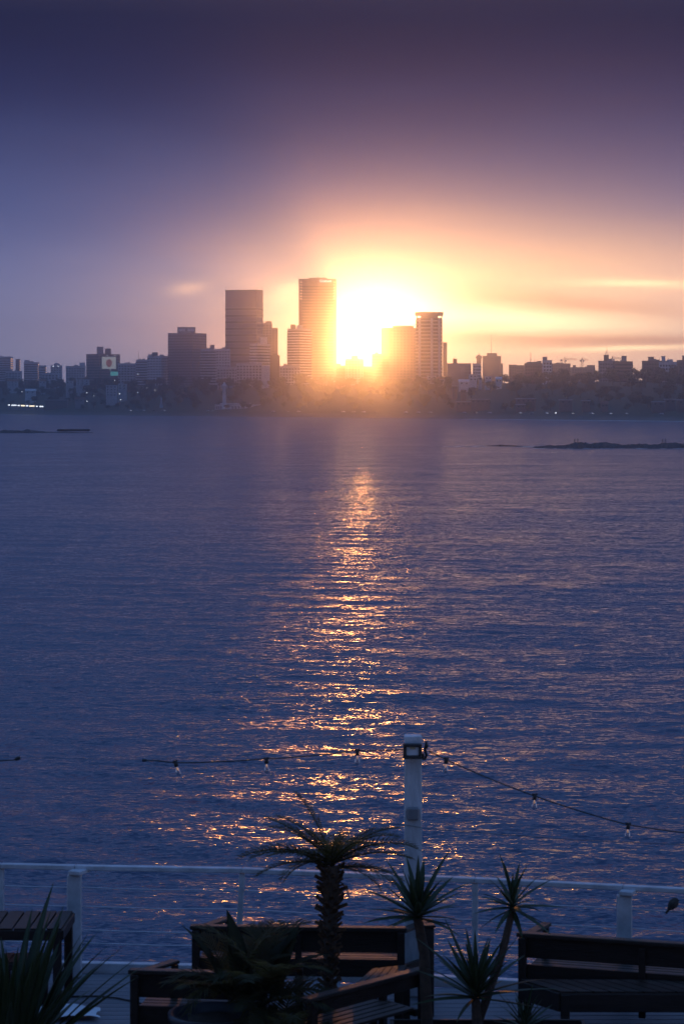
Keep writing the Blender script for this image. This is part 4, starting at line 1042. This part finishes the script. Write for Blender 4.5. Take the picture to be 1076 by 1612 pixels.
a, b = PD(482, 1571, hB), PD(664, 1523, hB); bench('dark bench set at a slant in front of the white pole', (a.x, a.y, 0), (b.x, b.y, 0), hB, (-0.30, 0.36), (False, False), boards=((0.0, 0.12), (0.40, 0.50)))
a, b = PD(817, 1467, hB), PD(1210, 1493.5, hB); bench('long dark bench at lower right in front of the broad railing post', (a.x, a.y, 0), (b.x, b.y, 0), hB, (0.24, 0.48), boards=((0.0, 0.19), (0.25, 0.44)))

def slat_table(label, pts, h, apron, n, name, cat='table', gapdir=0):
    """table top over four deck-level corners (near-left, near-right, far-right, far-left)"""
    c = sum((Vector(p) for p in pts), Vector())/4; o = thing(name, label, cat, (c.x, c.y, DZ)); q = [Vector(p)-c for p in pts]
    for v in q: v.z = 0
    z = h-0.015
    for i in range(n):
        u0, u1 = (i+0.06)/n, (i+0.94)/n
        A, Bp = (q[0].lerp(q[1], u0), q[0].lerp(q[1], u1)); C, Dp = (q[3].lerp(q[2], u1), q[3].lerp(q[2], u0))
        MB().add([(*A.xy, z-0.012), (*Bp.xy, z-0.012), (*C.xy, z-0.012), (*Dp.xy, z-0.012), (*A.xy, z+0.012), (*Bp.xy, z+0.012), (*C.xy, z+0.012), (*Dp.xy, z+0.012)],
                 [(3, 2, 1, 0), (4, 5, 6, 7), (0, 1, 5, 4), (1, 2, 6, 5), (2, 3, 7, 6), (3, 0, 4, 7)]).build('top_slat', M['wood'] if h > 0.6 else M['wood2'], o)
    for i in range(4):
        A, Bp = q[i]*0.995, q[(i+1) % 4]*0.995
        MB().bar((*A.xy, h-0.02-apron/2), (*Bp.xy, h-0.02-apron/2), 0.035, apron).build('frame_rail', M['wood'], o)
    for v in q: w = v*0.95; MB().bbox((w.x, w.y, (h-0.03)/2), (0.075, 0.075, h-0.03), 0, 0.006).build('leg', M['wood'], o)
    return o
# slatted low bench at the right edge: corners measured at its top height
nl, fl_ = PD(881, 1560, 0.42), PD(818, 1541, 0.42); nr = Vector((nl.x+2.0, nl.y-0.02, 0)); fr = Vector((fl_.x+2.0, fl_.y-0.02, 0))
slat_table('low slatted bench at the bottom right corner, before the long bench', [nl, nr, fr, fl_], 0.42, 0.16, 14, 'slatted_bench', 'bench')
# small low table catching the light between the benches
tc_ = [PD(560, 1546, 0.5), PD(628, 1540, 0.5), PD(640, 1518, 0.5), PD(586, 1524, 0.5)]
slat_table('small worn table catching warm light behind the slanted bench', tc_, 0.5, 0.05, 5, 'side_table')
# tall table at the left edge
x1, y1, y0 = -2.50, 22.55, 21.80
slat_table('tall dark wooden table at the left edge beside the broad railing post', [Vector((-4.3, y0, 0)), Vector((x1-0.02, y0, 0)), Vector((x1, y1, 0)), Vector((-4.3, y1, 0))], 0.74, 0.09, 12, 'wooden_table')
s0 = PD(62, 1580); st = [Vector((s0.x-0.33, s0.y-0.32, 0)), Vector((s0.x+0.03, s0.y-0.34, 0)), Vector((s0.x+0.05, s0.y+0.02, 0)), Vector((s0.x-0.31, s0.y+0.04, 0))]
slat_table('dark wooden stool tucked under the tall table at the left', st, 0.46, 0.06, 4, 'wooden_stool', 'stool')

# dark post beside the yucca stem (end of a trellis)
c = PD(674, 1600); po = thing('wooden_post', 'weathered wooden post standing beside the tall yucca stem', 'post', (c.x, c.y, DZ))
MB().bbox((0, 0, 0.40), (0.085, 0.085, 0.80), 0.2, 0.008).build('shaft', M['wood2'], po); MB().bbox((0, 0, 0.812), (0.11, 0.11, 0.024), 0.2, 0.006).build('cap', M['wood2'], po)

# crumpled cloth on the deck at lower left
def cloth():
    n, m_ = 22, 14; vs = []; fs = []; c = PD(100, 1601)
    for i in range(n):
        for j in range(m_):
            u, v = i/(n-1)-0.5, j/(m_-1)-0.5
            z = 0.03+0.035*abs(math.sin(u*7+v*3))+0.03*abs(math.sin(v*9-u*4+1))+0.05*math.exp(-((u+0.1)**2+(v-0.1)**2)*30)
            vs.append((u*0.62+0.02*math.sin(v*9), v*0.36+0.02*math.sin(u*8), z*(1-1.2*(u*u+v*v))))
    for i in range(n-1):
        for j in range(m_-1): fs.append((i*m_+j, (i+1)*m_+j, (i+1)*m_+j+1, i*m_+j+1))
    me = bpy.data.meshes.new('crumpled_cloth'); me.from_pydata(vs, [], fs); me.materials.append(M['cloth']); me.shade_smooth()
    tag(put(me, 'crumpled_cloth', None, (c.x, c.y, DZ+0.002), 0.1), 'crumpled white cloth lying on the deck at lower left', 'cloth')
cloth()
cab = MB().tube([PD(60, 1563, 0.008), PD(110, 1569, 0.008), PD(150, 1568, 0.008), PD(185, 1571, 0.008), PD(225, 1580, 0.008), PD(300, 1580, 0.008)], 0.008, 6)
tag(cab.build('floor_cable', M['black'], smooth=True), 'thin black cable lying across the pale deck boards', 'cable')

# ------------------------------------------------------------------ plants
def frond_mesh(name, L, n, ll, lw, droop, seed, mat_, fold=0.5):
    """pinnate frond growing along +Y and bending down: rachis with separate leaflets"""
    r = random.Random(seed); m = MB(); pts = []; ang = 0.0; p = Vector((0, 0, 0)); N = 14
    for i in range(N+1):
        pts.append(p.copy()); ang = -droop*(i/N)**1.4; p = p+Vector((0, math.cos(ang), math.sin(ang)))*(L/N)
    m.tube(pts, [0.011*(1-0.8*i/N) for i in range(N+1)], 5)
    for i in range(n):
        u = 0.12+0.88*i/(n-1); f = u*N; k = min(int(f), N-1); b = pts[k].lerp(pts[k+1], f-k); t = (pts[k+1]-pts[k]).normalized(); up = t.cross(Vector((-1, 0, 0))); up = -up if up.z < 0 else up
        for s in (-1, 1):
            q = ll*(math.sin(math.pi*(0.12+0.80*u))**0.7)*r.uniform(0.8, 1.12); sw = 0.55+0.7*u
            d = (Vector((s, 0, 0))*math.cos(sw*0.7)+t*math.sin(sw*0.7)+up*(fold*r.uniform(0.5, 1.1)-0.15)).normalized()
            e = b+d*q+Vector((0, 0, -0.22*q*r.uniform(0.4, 1.5))); w = t*lw*0.5; md = b+d*q*0.45+up*0.004
            m.add([b-w*0.6, b+w*0.6, md+w, md-w, e], [(0, 1, 2, 3), (3, 2, 4)])
    return m.mesh(name, mat_)
def blade_mesh(L, w, droop, seed, mat_):
    m = MB(); vs = []; fs = []; N = 8; p = Vector((0, 0, 0))
    for i in range(N+1):
        u = i/N; ww = w*(0.55+0.45*math.sin(min(1, u*2.2)*math.pi/2))*(1-u**2.6)+0.0015; a = -droop*u**1.6
        vs += [p+Vector((-ww, 0, ww*0.35)), p, p+Vector((ww, 0, ww*0.35)), p+Vector((0, 0, -0.004*(1-u)))]
        p = p+Vector((0, math.cos(a), math.sin(a)))*(L/N)
    for i in range(N):
        o = i*4
        for x, y in ((0, 1), (1, 2), (2, 3), (3, 0)): fs.append((o+x, o+y, o+4+y, o+4+x))
    return m.add(vs, fs).mesh('leaf', mat_, True)
def leafput(me, name, root, base, yaw, pitch, scale=1.0, roll=0.0):
    o = bpy.data.objects.new(name, me); COL.objects.link(o); o.parent = root; o.location = base
    o.rotation_euler = (Matrix.Rotation(yaw, 3, 'Z') @ Matrix.Rotation(pitch, 3, 'X') @ Matrix.Rotation(roll, 3, 'Y')).to_euler(); o.scale = (scale,)*3
    return o
def pot(label, c, r, h, name='plant_pot', m='pot'):
    o = thing(name, label, 'pot', c)
    pb = MB().lathe([(r*0.70, 0), (r*0.78, 0.03), (r*0.97, h*0.82), (r*1.0, h-0.05), (r*1.06, h-0.045), (r*1.06, h), (r*0.95, h), (r*0.92, h-0.05)], 28).build('body', M[m], o, True)
    MB().lathe([(r*0.3, h-0.10), (r*0.915, h-0.09), (r*0.9, h-0.055), (r*0.3, h-0.045)], 20).build('soil', M['soil'], pb)
    return o

def date_palm():
    D = 20.6; k = D/F; X = (516-CX)*k; c = Vector((X, D, DZ)); r = random.Random(11)
    pot('dark round pot at the foot of the date palm', c, 0.26, 0.34)
    o = thing('date_palm', 'small date palm with a shaggy trunk and arching fronds against the glitter', 'palm tree', c+Vector((0, 0, 0.30)))
    Z = lambda y: CAMZ-(y-HY)*k-DZ-0.30; zc = Z(1364)
    xt = lambda z: (6*k)*(z/zc)                           # the trunk leans a little right
    tr = MB(); pts = []; rad = []
    for i in range(27):
        u = i/26; z = zc*u; pts.append((xt(z), 0, z)); rad.append((0.042+0.024*min(1, max(0, (u-0.25)/0.45)))*(1+0.07*(i % 2)))
    tr.tube(pts, rad, 14).build('trunk', M['ptrunk'], o)
    bm_ = MB().add([(-0.022, 0, 0), (0.022, 0, 0), (0.012, 0.05, 0.06), (-0.012, 0.05, 0.06), (0, -0.015, 0.02), (0, 0.035, 0.075)], [(0, 1, 2, 3), (0, 3, 5, 4), (1, 4, 5, 2), (0, 4, 1), (3, 2, 5)]).mesh('leaf_base', M['palmdry'])
    for i in range(120):
        u = 0.12+0.88*(i/119); z = zc*u; a = i*2.39996; rr = (0.040+0.024*min(1, max(0, (u-0.25)/0.45)))
        q = bpy.data.objects.new('leaf_base', bm_); COL.objects.link(q); q.parent = o; q.location = (xt(z)+rr*0.93*math.cos(a), rr*0.93*math.sin(a), z-0.02)
        q.rotation_euler = (R(-20)+r.uniform(-0.3, 0.3), 0, a-math.pi/2); s = r.uniform(0.7, 1.35); q.scale = (s, s, s)
    fm = [frond_mesh('frond', 0.78, 44, 0.18, 0.011, dr, 30+i, M['palm']) for i, dr in enumerate((0.55, 0.85, 1.15, 0.4))]
    dry = frond_mesh('dry_frond', 0.42, 20, 0.12, 0.010, 1.3, 77, M['palmdry'])
    top = Vector((xt(zc), 0, zc))
    spec = [(97, 14, 1.02, 1), (104, 28, 0.95, 2), (80, 40, 0.80, 1), (112, 40, 0.90, 0), (70, 66, 0.88, 0), (-12, 52, 0.5, 0), (-84, 14, 0.90, 1), (-92, 26, 1.0, 2), (-78, 38, 0.85, 1),
            (-62, 50, 0.66, 1), (95, 52, 0.8, 1), (150, 30, 0.8, 1), (178, 42, 0.7, 1), (-150, 34, 0.85, 1), (-172, 50, 0.6, 1), (60, 14, 0.8, 1), (-48, 20, 0.8, 1), (20, 30, 0.7, 1), (-20, 24, 0.75, 1),
            (125, 10, 0.75, 2), (-118, 6, 0.75, 2), (85, -6, 0.6, 2), (-100, -8, 0.62, 2), (-95, 44, 0.85, 2), (92, 4, 0.85, 1), (-88, 2, 0.8, 1), (140, 56, 0.6, 1), (-140, 58, 0.55, 1)]
    for yaw, pitch, s, v in spec: leafput(fm[v], 'frond', o, top+Vector((0, 0, r.uniform(-0.03, 0.05))), R(yaw+r.uniform(-6, 6)), R(pitch+7), s, R(r.uniform(-15, 15)))
    for yaw, pitch, s in ((80, -30, 0.55), (-95, -25, 0.6), (30, -40, 0.5), (-150, -35, 0.5), (160, -20, 0.55)): leafput(dry, 'dry_frond', o, top-Vector((0, 0, 0.09)), R(yaw), R(pitch), s)
date_palm()

def rosette(o, base, n, L, w, seed, lo=-25, hi=88, lean=(0, 0), meshes=None):
    r = random.Random(seed)
    ms = meshes or [blade_mesh(L*s, w, d, i, M['yucca']) for i, (s, d) in enumerate(((1.0, 0.12), (0.9, 0.35), (1.08, 0.22), (0.8, 0.05)))]
    for i in range(n):
        u = i/(n-1); yaw = i*2.39996+r.uniform(-0.2, 0.2); pitch = R(hi+(lo-hi)*u**0.9+r.uniform(-7, 7))
        leafput(ms[r.randrange(len(ms))], 'leaf', o, Vector(base)+Vector((0, 0, 0.05*(1-u))), yaw, pitch, r.uniform(0.82, 1.1)*(0.8 if u < 0.12 else 1), r.uniform(-0.3, 0.3))
def stem(o, pts, r0, r1, seed=0):
    rad = [r0+(r1-r0)*i/(len(pts)-1) for i in range(len(pts))]; P2, R2 = [], []
    for i in range(len(pts)-1):
        for j in range(6):
            u = j/6; P2.append(Vector(pts[i]).lerp(Vector(pts[i+1]), u)); R2.append((rad[i]+(rad[i+1]-rad[i])*u)*(1+0.08*((i*6+j) % 2)))
    P2.append(Vector(pts[-1])); R2.append(rad[-1]); MB().tube(P2, R2, 10).build('stem', M['ptrunk'], o)
def yuccas():
    # long planter box below the frame edge holds them
    c = PD(760, 1650); pl = thing('planter_box', 'long dark wooden planter holding the yuccas', 'planter', (c.x, 19.75, DZ)); W = M['wood']
    for y in (-0.24, 0.24): MB().bbox((0, y, 0.19), (1.60, 0.03, 0.38), 0, 0.005).build('side_board', W, pl)
    for x in (-0.785, 0.785): MB().bbox((x, 0, 0.19), (0.03, 0.446, 0.38), 0, 0.005).build('end_board', W, pl)
    MB().box((0, 0, 0.17), (1.53, 0.44, 0.30)).build('soil', M['soil'], pl)
    zs = DZ+0.30
    def mk(label, x, y, D, xs, n, L, w, seed, lo, hi, r0=0.045, mid=None, name='yucca'):
        p = P(x, y, D); s = Vector(((xs-CX)/F*D, D, zs)); o = thing(name, label, 'plant', s); b = p-s
        pts = [(0, 0, 0)]+([tuple(P(*mid, D)-s)] if mid else [tuple(b*0.5)])+[tuple(b)]
        stem(o, pts, r0, r0*0.75); rosette(o, b, n, L, w, seed, lo, hi)
        return o
    mk('tall yucca with a spiky head in front of the white pole', 657, 1446, 19.95, 672, 38, 0.50, 0.030, 3, -12, 86, 0.048, (667, 1500))
    mk('yucca on a slanting stem with a small spiky head', 806, 1432, 19.6, 742, 26, 0.40, 0.024, 4, -30, 84, 0.036, (790, 1500))
    mk('low bushy yucca with stiff upright leaves right of the pole', 748, 1572, 19.5, 752, 44, 0.60, 0.027, 5, 2, 84, 0.045)
    o = mk('dark low yucca tuft at the bottom beside the slatted bench', 825, 1622, 19.4, 823, 30, 0.34, 0.014, 8, 5, 80, 0.03)
yuccas()

def left_plant():
    D = 18.6; X = (12-CX)/F*D; c = Vector((X, D, DZ)); pot('dark pot below the sword-leaved plant at the left edge', c, 0.24, 0.36)
    o = thing('sword_leaf_plant', 'sword-leaved plant with long upright blades at the left edge', 'plant', c+Vector((0, 0, 0.32))); r = random.Random(21)
    ms = [blade_mesh(L, 0.046, d, i, M['yucca']) for i, (L, d) in enumerate(((1.32, 0.20), (1.2, 0.42), (1.42, 0.3), (1.05, 0.12)))]
    for i in range(96):
        yaw = i*2.39996; pitch = R(r.uniform(40, 84)); leafput(ms[r.randrange(4)], 'leaf', o, (0.08*math.cos(yaw+1.57), 0.08*math.sin(yaw+1.57), 0), yaw, pitch, r.uniform(0.75, 1.08), r.uniform(-0.4, 0.4))
    long_ = blade_mesh(1.40, 0.026, 0.25, 9, M['yucca'])
    for yaw, pitch, s in ((-88, 47, 1.0), (-80, 41, 0.86), (-95, 56, 0.85), (-70, 62, 0.9)): leafput(long_, 'leaf', o, (0.05, 0, 0), R(yaw), R(pitch), s)
left_plant()

def leafy_pot():
    c = PD(338, 1690); c = Vector(((338-CX)/F*19.75, 19.75, DZ)); pot('wide dark glazed pot with a pale rim at lower left', c, 0.36, 0.50, m='pot')
    o = thing('leafy_palm', 'bushy dark fan of palm fronds filling the wide pot at lower left', 'plant', c+Vector((0.20, -0.05, 0.55))); r = random.Random(31)
    fm = [frond_mesh('frond', 0.82, 26, 0.25, 0.026, d, 60+i, M['palm'], 0.35) for i, d in enumerate((0.7, 1.1, 1.5))]
    for i in range(28):
        leafput(fm[r.randrange(3)], 'frond', o, (r.uniform(-0.16, 0.26), r.uniform(-0.1, 0.1), r.uniform(0, 0.12)), i*2.39996, R(r.uniform(12, 82)), r.uniform(0.7, 1.1), r.uniform(-0.4, 0.4))
    bl = []
    for i, (L, w, d) in enumerate(((0.72, 0.10, 0.5), (0.60, 0.095, 0.9))):
        bl.append(blade_mesh(L, w, d, i, M['palm']))
    for x, yaw, pitch, s in ((-0.10, 80, 66, 0.95), (0.02, 30, 78, 1.0), (0.10, -60, 55, 1.0), (0.2, -85, 48, 1.1), (-0.05, 110, 40, 0.9), (0.3, -40, 70, 0.9)):
        leafput(bl[0 if pitch > 50 else 1], 'broad_leaf', o, (x, -0.05, 0.10), R(yaw), R(pitch), s)
    c2 = Vector(((455-CX)/F*19.3, 19.3, DZ)); pot('small dark pot beside the wide one, under drooping fronds', c2, 0.2, 0.34)
    o2 = thing('leafy_palm', 'low drooping fronds at the foot of the date palm', 'plant', c2+Vector((0, 0, 0.30)))
    for i in range(22): leafput(fm[r.randrange(3)], 'frond', o2, (r.uniform(-0.08, 0.08), r.uniform(-0.06, 0.06), r.uniform(0, 0.1)), i*2.39996, R(r.uniform(10, 70)), r.uniform(0.55, 0.85), r.uniform(-0.4, 0.4))
leafy_pot()

def bird():
    D = 22.0; c = P(1056, 1426, D); o = thing('small_bird', 'small dark bird perched on a railing wire at the right edge', 'bird', c)
    ax = [(-0.052, 0, -0.070), (-0.045, 0, -0.060), (-0.028, 0, -0.036), (-0.010, 0, -0.012), (0.010, 0, 0.012), (0.024, 0, 0.030), (0.030, 0, 0.044), (0.033, 0, 0.058), (0.034, 0, 0.068), (0.034, 0, 0.074)]
    MB().tube(ax, [0.009, 0.011, 0.013, 0.030, 0.044, 0.045, 0.038, 0.031, 0.022, 0.006], 12).build('body', mat('bird_feathers', (0.05, 0.042, 0.035), 0.8, 0.4, 40), o, True)
    MB().lathe([(0.007, 0), (0.0045, 0.008), (0.0005, 0.018)], 7).build('beak', M['black'], o, loc=(0.058, -0.01, 0.052)).rotation_euler = (0, R(95), 0)
    for y in (-0.01, 0.01): MB().tube([(0.012, y, -0.015), (0.014, y, -0.045), (0.020, y, -0.048)], [0.003, 0.0025, 0.002], 5).build('leg', M['black'], o)
    for s in (-1, 1): MB().tube([(-0.030, 0.030*s, -0.040), (-0.006, 0.040*s, -0.008), (0.014, 0.040*s, 0.022)], [0.003, 0.014, 0.010], 8, 0.4).build('wing', M['wood'], o, True)
bird()

# ------------------------------------------------------------------ haze: the evening air over the bay
HAZE_FORWARD, HAZE_EVEN, HAZE_G = 0.00013, 0.00013, 0.975
hb = MB(); hb.box((0, 2530, 80), (9400, 5180, 172))
hm = bpy.data.materials.new('evening_haze'); hm.use_nodes = True; ht = hm.node_tree; ht.nodes.clear()
ho = ht.nodes.new('ShaderNodeOutputMaterial'); hv = ht.nodes.new('ShaderNodeVolumePrincipled')
hv.inputs['Color'].default_value = (0.78, 0.86, 1.0, 1); hv.inputs['Density'].default_value = HAZE_FORWARD
hv.inputs['Anisotropy'].default_value = HAZE_G
h2 = ht.nodes.new('ShaderNodeVolumePrincipled'); h2.inputs['Color'].default_value = (0.86, 0.88, 1.0, 1)      # fine dust scatters the dusk sky evenly
h2.inputs['Density'].default_value = HAZE_EVEN; h2.inputs['Anisotropy'].default_value = 0.15
ha = ht.nodes.new('ShaderNodeAddShader'); ht.links.new(hv.outputs[0], ha.inputs[0]); ht.links.new(h2.outputs[0], ha.inputs[1])
ht.links.new(ha.outputs[0], ho.inputs['Volume'])
tag(hb.build('haze', hm), kind='stuff')

for o in COL.objects:                       # drop the builder's notes
    for q in ('_k', '_H', '_h0', '_dep', '_xm'):
        if q in o: del o[q]
